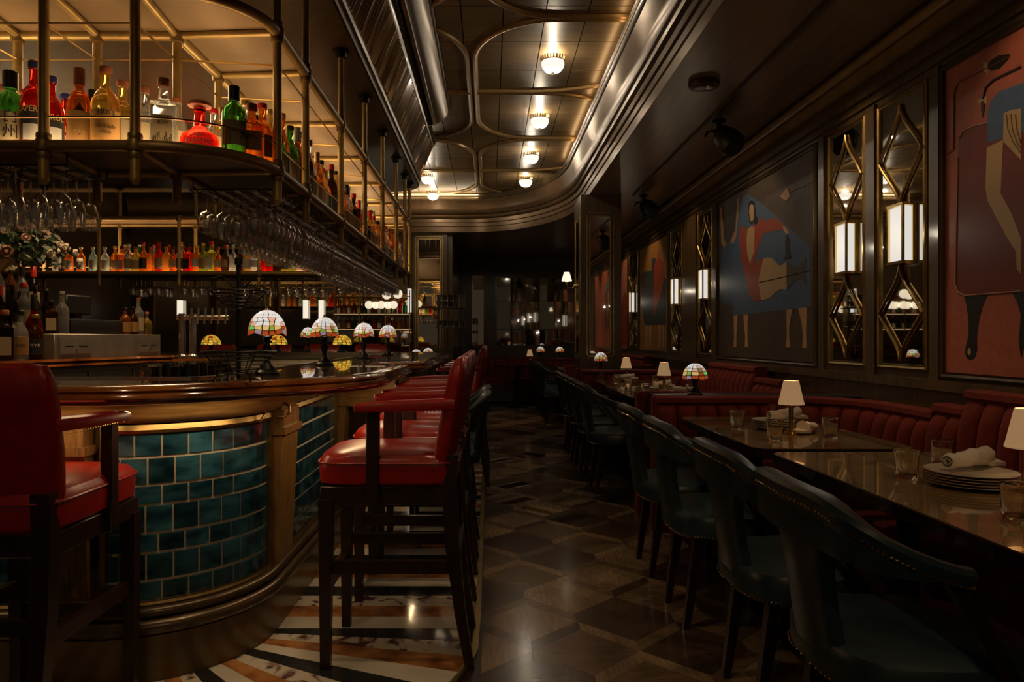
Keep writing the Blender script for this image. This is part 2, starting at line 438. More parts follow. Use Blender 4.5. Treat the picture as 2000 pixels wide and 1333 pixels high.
bp = [(x+.0, y) for x, y in bp]
struct('trim_1', MB().sweep(bp, [(-.012, 0), (-.012, .012), (.012, .012), (.012, 0)]), 'brass', label='brass strip edging the marble floor')

# right wall
struct('wall_right', MB().box(W, W+.1, -2.5, 16.1, 0, 3.6), 'wall_wood')
struct('wall_far', MB().box(-1.2, 2.5, 16.0, 16.1, 0, 3.6), 'wall_wood')
struct('wall_left', MB().box(-6.1, -6, -2.5, 12.1, 0, 3.6), 'wall_wood')
struct('wall_back_bar', MB().box(-6, -.62, 12.0, 12.1, 0, 3.6).box(-.72, -.62, 12.1, 16, 0, 3.6), 'wall_wood')
cl = struct('ceiling', MB().box(-6, 2.5, -2.5, 17, 3.6, 3.7), 'ceiling_wood')
# ceiling panels (boards with open joints)
for i in range(-7, 5):
    x0 = .1+i*.305
    for j in range(13):
        y0 = 4.45+j*.61
        if x0 < -.7 and y0 < 7.2: continue
        if y0 > 11.8: continue
        MB().box(x0+.004, x0+.301, y0+.004, y0+.606, 3.55, 3.58).obj('ceiling_board', 'ceiling_wood', cl)
MB().box(-6, -2.04, -2.5, 12, 3.55, 3.58).box(-2.04, 1.3, -2.5, 4.44, 3.55, 3.58).obj('plain_board', 'ceiling_wood', cl)
# ribs: arched mouldings of the coffers
def rib(pts, r=.024):
    MB().tube([(x, y, 3.545) for x, y in pts], r, 8).obj('arched_rib', 'rib_gold', cl)
def coffer(y0, y1, sgn):
    xa = -.155+sgn*.032; xb = -.155+sgn*1.3; ym = (y0+y1)/2
    def arc(yend, d):
        out = []
        for k in range(11):
            t = PI/2*k/10
            out.append((xa+sgn*.62*(1-math.cos(t)), yend+d*.75*(1-math.sin(t))))
        return out
    a = arc(y0, 1); b = arc(y1, -1)
    rib([(xb, y0)]+a[::-1]+[(xa, ym)]); rib([(xa, ym)]+b+[(xb, y1)])
    for d in (-1, 1):
        rib([(xa, ym+d*.02), (xa+sgn*.55, ym+d*.02), (xa+sgn*.75, ym+d*.04), (xa+sgn*.95, ym+d*.10), (xa+sgn*1.3, ym+d*.26)])
for y0 in (2.1, 5.25, 8.42):
    for sg in (1, -1): coffer(y0, y0+3.1, sg)
for sg in (1, -1):
    rib([(-.155+sg*.03, 11.85), (-.155+sg*.10, 11.75), (-.155+sg*.3, 11.66), (-.155+sg*.6, 11.6)])
# fascia of the ceiling tray, stepped, curving at the far right
ell = [(-.35+1.56*math.sin(t), 9.3+2.48*math.cos(t)) for t in [PI/2*k/20 for k in range(20, -1, -1)]]
tray = [(1.21, -2.4), (1.21, 4), (1.21, 8)]+ell+[(-1.2, 11.78), (-3, 11.78), (-5.9, 11.78)]
def fas(prof, name, m, lab=None): return struct(name, MB().sweep(tray, [(-o, z) for o, z in prof], closed_prof=False, smooth=True, cap=False), m, label=lab)
P1 = [(.10, 2.95), (0, 2.95), (0, 3.035), (.012, 3.045), (.012, 3.10), (.030, 3.11), (.030, 3.165), (.045, 3.175), (.06, 3.18), (.07, 3.20), (.06, 3.225), (.075, 3.235)]
cove = [(.075+.11*math.sin(t), 3.235+.22*(1-math.cos(t))) for t in [PI/2*k/8 for k in range(9)]]
cove = [(.075, 3.24), (.10, 3.27), (.11, 3.32), (.125, 3.38), (.145, 3.43), (.16, 3.46)]
P3 = [(.16, 3.46), (.175, 3.465), (.19, 3.485), (.175, 3.505), (.19, 3.51), (.205, 3.53), (.19, 3.55)]
P1 = [(-a if i else a*-1, b) for i, (a, b) in enumerate(P1)]
P1 = [(abs(a), b) for a, b in P1]; P1[0] = (0, 2.951)
fas(P1, 'trim_2', 'fascia', 'stepped bronze fascia round the ceiling tray')
fas(cove, 'trim_3', 'fascia', 'half round cove of the ceiling tray')
fas(P3, 'trim_4', 'trim_wood', 'double bead at the top of the ceiling tray')
# flat soffit outside the tray
out = [(p[0], p[1]) for p in tray]+[(-5.9, 16.05), (W+.02, 16.05), (W+.02, -2.4)]
mb = MB(); n = len(out)
mb.add([(x, y, 2.95) for x, y in out]+[(x, y, 2.99) for x, y in out], [tuple(range(n)), tuple(range(n, 2*n))[::-1]])
struct('soffit', mb, 'soffit')
struct('trim_5', MB().box(1.735, 1.765, -2.4, 8.7, 2.925, 2.95), 'trim_wood', label='thin step moulding along the soffit')
struct('trim_6', MB().tube([(W-.075, -2.4, 2.90), (W-.075, 16, 2.90)], .03, 10).box(W-.05, W, -2.4, 16, 2.80, 2.95), 'rib_gold', label='round cornice along the right wall')
struct('trim_7', MB().box(W-.03, W, -2.4, 16, 2.70, 2.74).box(W-.02, W, -2.4, 16, 2.64, 2.66), 'wall_wood', label='flat picture rail on the right wall')

# frames and wall panels -------------------------------------------------
def frame(y0, y1, z0, z1, name, m, parent=None, x=W, wd=.028, pr=.02):
    mb = MB(); c = [(y0, z0), (y1, z0), (y1, z1), (y0, z1)]
    prof = [(0, 0), (0, pr*.6), (wd*.35, pr), (wd*.7, pr*.7), (wd, pr*.9), (wd, 0)]
    rings = []
    for i, (yy, zz) in enumerate(c):
        sy = 1 if i in (0, 3) else -1; sz = 1 if i in (0, 1) else -1
        rings.append([(x-h, yy+sy*o, zz+sz*o) for o, h in prof])
    mb.loft(rings, closed=True, smooth=False)
    return mb.obj(name, m, parent)
MIR = [(3.85, 4.30), (4.48, 4.92), (7.53, 8.02), (8.72, 9.22), (11.3, 12.0)]
LAN = ['nearest', 'second nearest', 'third nearest', 'fourth nearest', 'farthest visible']
zb, zt = 1.045, 2.575
def lantern(y, lab):
    light('POINT', 'lantern_glow', (W-.20, y, 1.79), .6, (1, .84, .62), size=.008)
    t = thing('wall_lantern', lab, 'wall lamp', (W, y, 1.62), group='brass box lanterns on the right wall mirrors')
    MB().box(-.070, -.020, -.066, .066, .014, .315).obj('lit_glass', 'lantern_glass', t)
    mb = MB()
    for xx in (-.076, -.018):
        for yy in (-.072, .072): mb.box(xx-.006, xx+.006, yy-.006, yy+.006, 0, .33)
    mb.box(-.084, -.008, -.080, .080, -.004, .012).box(-.084, -.008, -.080, .080, .318, .334)
    mb.obj('brass_frame', 'brass_bright', t)
    MB().box(-.014, -.007, -.088, .088, -.004, .334).obj('back_plate', 'brass_aged', t)
for i, (y0, y1) in enumerate(MIR):
    t = thing('wall_mirror', f'tall narrow wall mirror with curved bars, behind the {LAN[i]} lantern', 'mirror', (W, (y0+y1)/2, zb), group='tall mirrors on the right wall')
    h = (y1-y0)/2
    MB().box(-.006, -.001, -h, h, 0, zt-zb).obj('mirror_pane', 'mirror', t)
    f = frame(-h-.02, h+.02, -.02, zt-zb+.02, 'mirror_frame', 'brass_aged', t, x=0)
    c = 0; top = zt-zb
    def wave(za, zb2, s1, nm):
        pts = []
        for k in range(17):
            u = k/16; q = 1-abs(2*u-1); pts.append((-.016-.004*q, c+s1*h*.94*(.55*q**1.7+.45*(3*q*q-2*q**3)), za+(zb2-za)*u))
        MB().tube(pts, .0095, 7).obj(nm, 'brass_aged', t)
    for s1 in (1, -1):
        wave(.03, .57, s1, 'curved_bar'); wave(.90, 1.49, s1, 'curved_bar')
    lantern((y0+y1)/2-.06, f'{LAN[i]} brass box lantern glowing white on the right wall')
# plain pilaster strips between
for i, (y0, y1) in enumerate([(4.34, 4.44), (5.0, 5.08), (7.38, 7.49), (8.1, 8.66), (9.27, 9.33), (3.72, 3.8)]):
    struct(f'trim_{10+i}', MB().box(W-.022, W, y0, y1, .98, 2.62), 'wall_wood')
struct('trim_17', MB().box(W-.03, W, -2.4, 16, .93, .985), 'wall_wood')

# paintings --------------------------------------------------------------
def wp(px, py):
    yy = W*1400/(px-956); return yy, 1.2-(py-662)*yy/1400
def z5(x, y): return wp(1560+x/2.02, 100+y/2.02)
def z4(x, y): return wp(1180+x/3.174, 380+y/3.174)
class Paint:
    def __init__(s, label, y0, y1, bg):
        s.t = thing('wall_painting', label, 'painting', (W, (y0+y1)/2, zb), group='large figure paintings on the right wall'); s.o = ((y0+y1)/2, zb); s.n = 0
        MB().box(-.012, 0, y0-s.o[0], y1-s.o[0], -.02, zt-zb).obj('canvas_panel', bg, s.t)
        frame(y0-.03-s.o[0], y1+.03-s.o[0], -.05, zt-zb+.03, 'picture_frame', 'trim_wood', s.t, x=0, wd=.035, pr=.03)
    def poly(s, pts, m, name):
        s.n += 1; h = .012+.0003*s.n
        MB().prism([(a-s.o[0], b-s.o[1]) for a, b in pts], -h-.0004, -.0115, 'x').obj(name, m, s.t)
    def line(s, pts, m, name='painted_line', r=.003):
        MB().tube([(-.0120-.0003*s.n, a-s.o[0], b-s.o[1]) for a, b in pts], r, 5).obj(name, m, s.t)
A = Paint('terracotta painting of a maroon grand piano with human legs, nearest on the right', 1.5, 3.68, 'terracotta')
A.poly([z5(*p) for p in [(755, 282), (700, 295), (660, 315), (643, 345), (638, 420), (628, 920), (640, 950), (668, 965), (889, 948), (1100, 925), (1100, 200), (889, 245)]], 'art_maroon', 'painted_piano')
A.poly([z5(*p) for p in [(755, 362), (755, 240), (768, 195), (800, 160), (889, 128), (1000, 100), (1000, 300), (889, 320)]], 'art_blue', 'painted_lid')
A.poly([z5(*p) for p in [(820, 245), (850, 232), (889, 226), (889, 430), (860, 400), (818, 356), (812, 470), (808, 560), (850, 640), (889, 740), (889, 880), (872, 860), (868, 790), (830, 730), (790, 655), (756, 590), (748, 540), (753, 380), (818, 350)]], 'art_cream', 'painted_figure')
A.poly([z5(*p) for p in [(663, 968), (755, 962), (735, 1010), (722, 1060), (713, 1130), (714, 1180), (706, 1208), (692, 1220), (676, 1214), (667, 1195), (670, 1165), (681, 1120), (679, 1050), (672, 1000)]], 'art_black', 'painted_leg')
A.poly([z5(*p) for p in [(678, 1180), (684, 1170), (690, 1180), (690, 1195), (683, 1200), (677, 1192)]], 'art_cream', 'painted_foot')
A.poly([z5(*p) for p in [(855, 955), (950, 945), (930, 1000), (912, 1080), (903, 1150), (890, 1210), (880, 1150), (889, 1040), (872, 985)]], 'art_black', 'painted_leg')
A.poly([z5(*p) for p in [(754, 62), (768, 38), (800, 16), (846, 11), (835, 35), (805, 68), (772, 78)]], 'art_black', 'painted_leaf')
A.poly([z5(*p) for p in [(740, 36), (752, 50), (756, 36), (760, 92), (748, 80), (741, 98)]], 'art_cream', 'painted_bow')
A.poly([z5(*p) for p in [(718, 192), (736, 186), (754, 175), (754, 210), (738, 200), (722, 208)]], 'art_cream', 'painted_bow')
A.poly([z5(*p) for p in [(733, 198), (743, 198), (744, 235), (737, 262), (732, 235)]], 'art_black', 'painted_tip')
A.line([z5(*p) for p in [(889, 62), (830, 90), (780, 115), (750, 145), (740, 190)]], 'art_black', r=.006)
A.line([z5(*p) for p in [(846, 20), (810, 40), (700, 95), (640, 125), (625, 165), (622, 390), (600, 405)]], 'art_maroon')
A.line([z5(*p) for p in [(638, 420), (628, 920), (640, 950), (668, 965), (889, 948)]], 'art_line')
A.line([z5(*p) for p in [(755, 282), (700, 295), (660, 315), (643, 345)]], 'art_line')
for dx in (0, 18, 36): A.line([z5(*p) for p in [(832+dx, 250), (838+dx, 310), (860+dx*.8, 360), (889, 400-dx)]], 'art_brown', r=.002)
B = Paint('dark painting of a woman in red reclining over a blue piano with four legs', 5.14, 7.32, 'art_brown')
B.poly([wp(*p) for p in [(1463, 380), (1478, 388), (1520, 422), (1586, 483), (1587, 600), (1560, 603), (1434, 616), (1433, 594), (1424, 597), (1413, 593), (1411, 510), (1412, 488), (1417, 480), (1436, 465), (1440, 440), (1447, 405), (1455, 383)]], 'art_blue', 'painted_piano')
B.poly([wp(*p) for p in [(1409, 406), (1412, 405), (1415, 440), (1417, 466), (1421, 478), (1416, 484), (1411, 474), (1410, 440)]], 'art_tan', 'painted_arm')
B.poly([wp(*p) for p in [(1443, 387), (1446, 388), (1444, 430), (1440, 466), (1434, 477), (1429, 474), (1433, 462), (1439, 450)]], 'art_tan', 'painted_arm')
B.poly([wp(*p) for p in [(1464, 398), (1471, 391), (1477, 397), (1480, 422), (1484, 430), (1480, 442), (1475, 436), (1467, 438), (1465, 420)]], 'art_black', 'painted_hair')
B.poly([wp(*p) for p in [(1467, 402), (1471, 399), (1475, 402), (1476, 425), (1472, 434), (1468, 430), (1466, 415)]], 'art_cream', 'painted_face')
B.poly([wp(*p) for p in [(1447, 446), (1453, 441), (1462, 449), (1470, 442), (1483, 437), (1488, 424), (1495, 432), (1518, 425), (1537, 441), (1534, 450), (1516, 450), (1493, 457), (1484, 485), (1476, 515), (1488, 506), (1494, 506), (1484, 550), (1490, 587), (1478, 590), (1466, 578), (1459, 545), (1450, 505), (1447, 470)]], 'art_red', 'painted_jacket')
B.poly([wp(*p) for p in [(1463, 448), (1469, 443), (1477, 444), (1476, 490), (1468, 516), (1463, 500), (1461, 470)]], 'art_cream', 'painted_neck')
B.poly([wp(*p) for p in [(1494, 506), (1502, 503), (1512, 506), (1520, 514), (1527, 520), (1540, 512), (1540, 566), (1527, 565), (1515, 574), (1506, 583), (1490, 587), (1484, 550)]], 'art_cream', 'painted_skirt')
B.poly([wp(*p) for p in [(1540, 512), (1552, 521), (1566, 520), (1578, 504), (1575, 530), (1579, 560), (1570, 545), (1556, 548), (1540, 566)]], 'art_brown', 'painted_train')
B.poly([wp(*p) for p in [(1532, 441), (1539, 445), (1545, 455), (1540, 458), (1535, 452)]], 'art_tan', 'painted_hand')
B.poly([wp(*p) for p in [(1541, 458), (1545, 468), (1547, 497), (1550, 505), (1535, 508), (1538, 498), (1537, 470)]], 'art_black', 'painted_bottle')
for q in ([(1436, 617), (1444, 616), (1441, 660), (1441, 678), (1436, 678), (1437, 660)], [(1455, 615), (1464, 614), (1463, 655), (1464, 678), (1458, 678), (1459, 660)],
          [(1540, 606), (1551, 604), (1545, 640), (1545, 660), (1547, 679), (1538, 679), (1541, 655)], [(1563, 602), (1580, 601), (1578, 650), (1579, 680), (1571, 680), (1573, 655), (1570, 630)]):
    B.poly([wp(*p) for p in q], 'art_tan', 'painted_leg')
B.poly([wp(*p) for p in [(1541, 366), (1545, 373), (1547, 384), (1540, 393), (1532, 388), (1528, 384)]], 'art_tan', 'painted_shell')
B.line([wp(*p) for p in [(1547, 375), (1590, 356), (1596, 362), (1597, 520), (1592, 525)]], 'art_line', r=.004)
B.line([wp(*p) for p in [(1486, 552), (1540, 540), (1585, 528)]], 'art_brown', r=.003)
C3 = Paint('orange painting of a red figure between dark seated shapes, beyond the bar mirrors', 9.36, 11.15, 'art_orange')
C3.poly([z4(*p) for p in [(240, 500), (260, 480), (300, 475), (300, 400), (325, 395), (330, 520), (370, 500), (392, 530), (388, 810), (255, 812), (245, 730), (236, 700)]], 'art_slate', 'painted_seat')
C3.poly([z4(*p) for p in [(345, 335), (352, 400), (375, 425), (372, 540), (352, 640), (330, 700), (318, 760), (308, 690), (312, 560), (318, 430), (338, 400)]], 'art_red', 'painted_figure')
for xx in (262, 285, 345, 366): C3.poly([z4(*p) for p in [(xx, 812), (xx+12, 812), (xx+10, 950), (xx, 950)]], 'art_tan', 'painted_leg')
D4 = Paint('narrow pink and red painting half hidden behind the near column', 12.1, 13.9, 'art_pink')
D4.poly([(12.1, 1.1), (12.9, 1.1), (12.9, 1.7), (12.4, 2.0), (12.1, 1.9)], 'art_red', 'painted_shape')
D4.poly([(13.0, 1.3), (13.7, 1.3), (13.5, 2.2), (13.1, 2.1)], 'art_cream', 'painted_shape')

# columns -----------------------------------------------------------------
def column(x0, x1, y0, y1, mx0, mx1, z0, z1, label, cat='column'):
    t = thing('mirrored_column', label, cat, ((x0+x1)/2, y0, 0)); cx = (x0+x1)/2
    MB().box(x0-cx, x1-cx, 0, y1-y0, 0, 2.95).obj('column_body', 'wall_wood', t)
    MB().box(mx0-cx, mx1-cx, -.006, 0, z0, z1).obj('mirror_pane', 'mirror', t)
    mb = MB()
    for o, p in ((.0, .02), (.035, .012)):
        a, b, c, d = mx0-cx-o, mx1-cx+o, z0-o, z1+o; wd = .016
        mb.box(a-wd, a, -p, 0, c-wd, d+wd).box(b, b+wd, -p, 0, c-wd, d+wd).box(a-wd, b+wd, -p, 0, c-wd, c).box(a-wd, b+wd, -p, 0, d, d+wd)
    mb.obj('mirror_frame', 'brass_aged', t)
    MB().box(x0-cx-.015, x1-cx+.015, -.015, y1-y0+.01, .0, .12).obj('plinth', 'wall_wood', t)
    return t
cr = column(1.11, 1.60, 8.7, 9.38, 1.225, 1.46, 1.03, 2.68, 'dark wood column with a tall framed mirror at the right of the aisle')
MB().box(-.251, -.245, .12, .5, 1.03, 2.68).obj('side_mirror', 'mirror', cr)
MB().box(-.258, -.245, .09, .12, 1.0, 2.71).box(-.258, -.245, .5, .53, 1.0, 2.71).obj('side_frame', 'brass_aged', cr)
column(-1.27, -.70, 11.9, 12.5, -1.18, -.82, 1.06, 2.85, 'dark wood column with a tall framed mirror at the left of the aisle')
# sconce on the right column's aisle face
t = thing('column_sconce', 'small brass sconce with a lit white shade on the right column', 'wall lamp', (1.11, 8.95, 1.86))
MB().lathe([(.028, 0), (.034, .03), (.02, .06)], 12).xf(Matrix.Rotation(-PI/2, 4, 'Y')).obj('wall_plate', 'brass_bright', t)
MB().tube([(-.03, 0, .0), (-.08, 0, -.03), (-.13, 0, -.02), (-.145, 0, .03)], .008, 8).obj('curved_arm', 'brass_bright', t)
MB().lathe([(.012, .03), (.02, .05), (.012, .06)], 12, (-.145, 0, 0)).obj('candle_cup', 'brass_bright', t)
MB().lathe([(.065, .06), (.034, .17), (.032, .17), (.062, .062)], 20, (-.145, 0, 0), cap=False).obj('lamp_shade', 'lampshade_lit', t)
# far mirror wall
t = thing('mirror_wall', 'wide gridded antique mirror covering the far wall', 'mirror', (1.0, 16, 1.05))
gx = [.16, .47, .80, 1.12, 1.45, 1.9, 2.3]
gz = [0, .36, .98, 1.5]
for i in range(len(gx)-1):
    for j in range(3):
        a = random.uniform(-.012, .012); b = random.uniform(-.008, .008)
        MB().add([(gx[i]+.006-1, -.02+a, gz[j]+.006+.0), (gx[i+1]-.006-1, -.02-a, gz[j]+.006), (gx[i+1]-.006-1, -.02-a+b, gz[j+1]-.006), (gx[i]+.006-1, -.02+a+b, gz[j+1]-.006)], [(0, 1, 2, 3)]).add(
            [(gx[i]+.006-1, -.008, gz[j]+.006), (gx[i+1]-.006-1, -.008, gz[j]+.006), (gx[i+1]-.006-1, -.008, gz[j+1]-.006), (gx[i]+.006-1, -.008, gz[j+1]-.006)], [(3, 2, 1, 0)]).obj('mirror_square', 'mirror_smoked', t)
mb = MB().box(gx[0]-1.03, gx[0]-1, -.04, 0, -.03, 1.53).box(gx[0]-1, gx[-1]-1, -.04, 0, 1.5, 1.53).box(gx[0]-1, gx[-1]-1, -.04, 0, -.03, 0); mb.obj('mirror_frame', 'trim_wood', t)
t = thing('narrow_mirror', 'narrow tall mirror on the far wall left of the gridded mirror', 'mirror', (-.26, 16, 1.05))
MB().box(-.13, .13, -.02, 0, 0, 1.55).obj('mirror_pane', 'mirror', t)
MB().box(-.16, -.13, -.03, 0, -.03, 1.58).box(.13, .16, -.03, 0, -.03, 1.58).box(-.16, .16, -.03, 0, 1.55, 1.58).box(-.16, .16, -.03, 0, -.03, 0).obj('mirror_frame', 'trim_wood', t)
# left rear wall mirrors behind the bar
for i, (x0, x1) in enumerate([(-5.6, -4.7), (-4.55, -3.65), (-3.5, -2.6)]):
    t = thing('bar_wall_mirror', f'dark framed mirror on the wall behind the bar, {ORD[i]} from the left', 'mirror', ((x0+x1)/2, 12, .95))
    h = (x1-x0)/2
    MB().box(-h, h, -.01, 0, 0, 1.75).obj('mirror_pane', 'mirror_smoked', t)
    MB().box(-h-.03, -h, -.03, 0, -.03, 1.78).box(h, h+.03, -.03, 0, -.03, 1.78).box(-h, h, -.03, 0, 1.75, 1.78).box(-h, h, -.03, 0, -.03, 0).obj('mirror_frame', 'brass_aged', t)

# ceiling lamps -----------------------------------------------------------
def ceiling_lamp(x, y, lab):
    t = thing('ceiling_lamp', lab, 'ceiling lamp', (x, y, 3.55), group='white glass bowl lamps on the ceiling')
    MB().lathe([(.0, -.170), (.035, -.168), (.065, -.155), (.085, -.130), (.095, -.10), (.092, -.075), (.085, -.068), (.0, -.068)], 24).obj('glass_bowl', 'opal_glass', t)
    mb = MB()
    for k in range(24):
        a = 2*PI*k/24; c, s_ = math.cos(a), math.sin(a)
        mb.tube([(.088*c, .088*s_, -.074), (.098*c, .098*s_, -.058), (.099*c, .099*s_, -.04)], .0052, 5)
    mb.lathe([(.094, -.078), (.098, -.074), (.094, -.070)], 24, cap=False)
    mb.obj('beaded_crown', 'brass_aged', t)
    light('POINT', 'ceiling_lamp_glow', (x, y, 3.55-.26), 3.6, (1, .84, .62), size=.01)
    light('POINT', 'ceiling_lamp_bulb', (x, y, 3.55-.036), 6, (1, .82, .58), size=.012)
    MB().lathe([(.004, -.185), (.012, -.178), (.014, -.168), (.006, -.16)], 10).obj('finial', 'brass_aged', t)
for i, yy in enumerate([5.88, 7.42, 8.92, 10.3]): ceiling_lamp(.52, yy, f'lit white bowl lamp on the coffered ceiling, {ORD[i]} in the right row')
ceiling_lamp(-.87, 10.1, 'lit white bowl lamp on the left ceiling, beside the end of the canopy')
ceiling_lamp(-.885, 11.25, 'lit white bowl lamp at the far left end of the ceiling')
# smoke detector and speakers
t = thing('smoke_detector', 'round brown smoke detector on the right soffit', 'smoke detector', (1.46, 4.88, 2.95))
MB().lathe([(.10, 0), (.104, -.015), (.10, -.035), (.07, -.045), (.0, -.047)], 28).obj('housing', mat('detector_brown', (.05, .016, .008), .3), t)
MB().lathe([(.028, -.044), (.026, -.056), (.0, -.058)], 12, (.03, -.03, 0)).obj('sensor', 'steel', t)
def speaker(x, y, lab, sc=1):
    t = thing('ceiling_speaker', lab, 'speaker', (x, y, 2.95), group='black hanging speakers')
    MB().lathe([(.05, 0), (.05, -.02), (.02, -.03), (.018, -.09)], 14).obj('mount', 'black_metal', t)
    MB().lathe([(.03, 0), (.06, .02), (.085, .07), (.10, .13), (.10, .20), (.085, .235), (.0, .24)], 20).xf(Matrix.Translation((0, 0, -.08)) @ Matrix.Rotation(math.radians(140), 4, 'X') @ Matrix.Rotation(math.radians(20), 4, 'Y')).obj('speaker_body', 'black_plastic', t)
    MB().tube([(-.11, 0, -.13), (-.09, 0, -.09), (0, 0, -.075), (.09, 0, -.09), (.11, 0, -.13)], .01, 6).obj('bracket', 'black_metal', t)
speaker(1.84, 5.75, 'larger black spot speaker hanging from the right ceiling')
speaker(1.88, 8.75, 'smaller black spot speaker hanging farther along the right ceiling')

# bar canopy ---------------------------------------------------------------
cp = rpath([(-.80, 1.8, 0), (-.80, 8.4, .35), (-5.9, 8.4, 0)], 8)
t = thing('bar_canopy', 'dark wood canopy over the bar with a crystal band and bronze cove', 'canopy', (0, 0, 0))
mb = MB(); poly = [(-5.9, 1.8)]+cp
mb.prism(poly, 2.92, 3.54); mb.obj('canopy_body', 'wall_wood', t)
def csweep(path, prof, name, m, smooth=True): MB().sweep(path, prof, closed_prof=False, smooth=smooth, cap=False).obj(name, m, t)
csweep(cp, [(0, 2.92), (.012, 2.925), (.016, 2.945), (.006, 2.955), (.006, 2.985), (.022, 2.99), (.03, 3.01), (.022, 3.03), (.02, 3.05)], 'lower_moulding', 'fascia')
csweep(cp, [(.02, 3.05), (.145, 3.35)], 'crystal_backing', 'trim_wood', False)
csweep(cp, [(.145, 3.35), (.16, 3.36), (.17, 3.38), (.16, 3.40), (.18, 3.405), (.20, 3.42), (.0, 3.42)], 'upper_moulding', 'trim_wood')
cpp = Path(cp); u = .35; rod = None; nr = 0
while u < 6.6+1.6 and nr < 175:
    p, nrm = cpp.at(u)
    if rod is None:
        rod = MB()
        rod.loft([[(.018+dx, dy, 0) for dx, dy in ((0, -.012), (.013, 0), (0, .012), (-.004, 0))], [(.143+dx, dy, .30) for dx, dy in ((0, -.012), (.013, 0), (0, .012), (-.004, 0))]], smooth=False)
        rme = rod.mesh('crystal_rod', 'crystal')
    if not (6.05 < u < 6.6) or True:
        o = link('crystal_rod', rme, t, (p.x, p.y, 3.05), math.atan2(nrm.y, nrm.x)+random.uniform(-.16, .16))
    u += .047; nr += 1
cv = rpath([(-.52, 1.8, 0), (-.52, 7.46, .14), (-5.9, 7.46, 0)], 6)
csweep(cv, [(-.06, 3.40), (-.03, 3.40), (-.02, 3.41), (.0, 3.415), (.02, 3.43), (.055, 3.455), (.085, 3.49), (.10, 3.52), (.11, 3.522), (.122, 3.53), (.122, 3.545), (.11, 3.549), (-.06, 3.549)], 'bronze_cove', 'fascia')
# ================================================================== BAR
arcp = [(CX+R0*math.cos(-PI/2+PI/2*k/16), CY+R0*math.sin(-PI/2+PI/2*k/16)) for k in range(17)]
face = [(-5.5, 2.5), (-3, 2.5)]+arcp+[(-.92, 4.3), (-.92, 7.6)]        # plan line of the tiled face, outward = right of travel
FP = Path(face); s_arc0 = FP.l[2]; s_arc1 = FP.l[18]
def sub(u0, u1, extra=0):
    us = [u0]+[l for l in FP.l if u0 < l < u1]+[u1]
    return [tuple(FP.at(u)[0]) for u in us]
t = thing('tiled_bar', 'curved oak bar front with teal tile panels and brass-edged frames', 'bar', (0, 0, 0)); BF = t
MB().sweep(face, [(-.30, .02), (-.30, .985), (-.012, .985), (-.012, .02)], smooth=False).obj('carcass', 'kick_wood', t)
MB().sweep(face, [(.02, 0), (.05, .0), (.05, .165), (.02, .17)], smooth=False).obj('kick_board', 'kick_wood', t)
def hr(zc, r, off): return [(off+r*math.sin(a), zc-r*math.cos(a)) for a in [PI*k/8 for k in range(9)]]
MB().sweep(face, [(-.0, .17)]+hr(.197, .026, .05)+hr(.243, .018, .035)+[(-.0, .262)], smooth=True).obj('base_moulding', 'trim_wood', t)
MB().sweep(face, [(-.0, .90), (.03, .905), (.06, .925), (.075, .955), (.078, .985), (0, .985)], smooth=True).obj('frieze_cove', 'oak_h', t)
def qtile(u0, u1, z0, z1, par, off=.002, th=.009):
    n = 1 if FP.at(u0)[1].dot(FP.at(u1)[1]) > .9999 else 3
    rings = []
    for i in range(n+1):
        p, nr_ = FP.at(u0+(u1-u0)*i/n)
        a = p+nr_*off; b = p+nr_*(off+th+random.uniform(-.0006, .0006)); e = .003
        rings.append([(a.x, a.y, z0), (b.x, b.y, z0+e), (b.x, b.y, z1-e), (a.x, a.y, z1)])
    MB().loft(rings, smooth=False).obj('tile', 'teal_tile', par)
def tile_panel(u0, u1, z0=.275, z1=.868):
    us = [u0]+[l for l in FP.l if u0 < l < u1]+[u1]
    pts = [tuple(FP.at(u)[0]) for u in us]
    pan = MB().sweep(pts, [(-.01, z0), (-.01, z1), (.006, z1), (.006, z0)]).obj('tile_panel', 'grout', t)
    # frame
    MB().sweep(pts, [(0, z1), (.022, z1), (.028, z1+.012), (.022, z1+.03), (0, z1+.03)]).obj('panel_rail', 'brass_aged', t)
    MB().sweep(pts, [(0, z0-.018), (.022, z0-.018), (.026, z0-.008), (.02, z0), (0, z0)]).obj('panel_rail', 'brass_aged', t)
    for a, b in ((u0-.018, u0), (u1, u1+.018)):
        MB().sweep(sub(a, b), [(0, z0-.018), (.026, z0-.018), (.026, z1+.03), (0, z1+.03)]).obj('panel_stile', 'brass_aged', t)
    hs = [.086, .098, .070, .100, .070, .098]; z = z1; r = 0
    g = .0062
    while z > z0+.03:
        h = hs[r] if r < 6 else z-z0
        za = max(z0, z-h); tw = .0865
        u = u0-[.0, .045, .0, .052, .012, .05, .0][r % 7]
        while u < u1:
            a = max(u, u0)+g/2; b = min(u+tw, u1)-g/2
            if b-a > .008: qtile(a, b, za+g/2, z-g/2, pan)
            u += tw
        z = za; r += 1
def pilaster(u0, u1, taper=True):
    mb = MB()
    def st(a, b, off0, off1, z0, z1, oz=0):
        pa, na = FP.at((a+b)/2); d = Vector((-na.y, na.x)); h = (b-a)/2
        c = pa
        q = []
        for o_, hh in ((off0, h), (off1, h)): pass
        lo = [c-d*h, c+d*h, c+d*h+na*off0, c-d*h+na*off0]; hi = [c-d*h, c+d*h, c+d*h+na*off1, c-d*h+na*off1]
        mb.hexa([(p.x, p.y, z0) for p in lo], [(p.x, p.y, z1) for p in hi])
    st(u0, u1, .035, .06, .262, .80); st(u0-.012, u1+.012, .075, .075, .80, .83); st(u0, u1, .065, .065, .83, .905); st(u0+.02, u1-.02, .05, .072, .905, .985)
    mb.obj('pilaster', 'oak', t)
tile_panel(.9, s_arc0-.20)
pilaster(s_arc0-.17, s_arc0-.01)
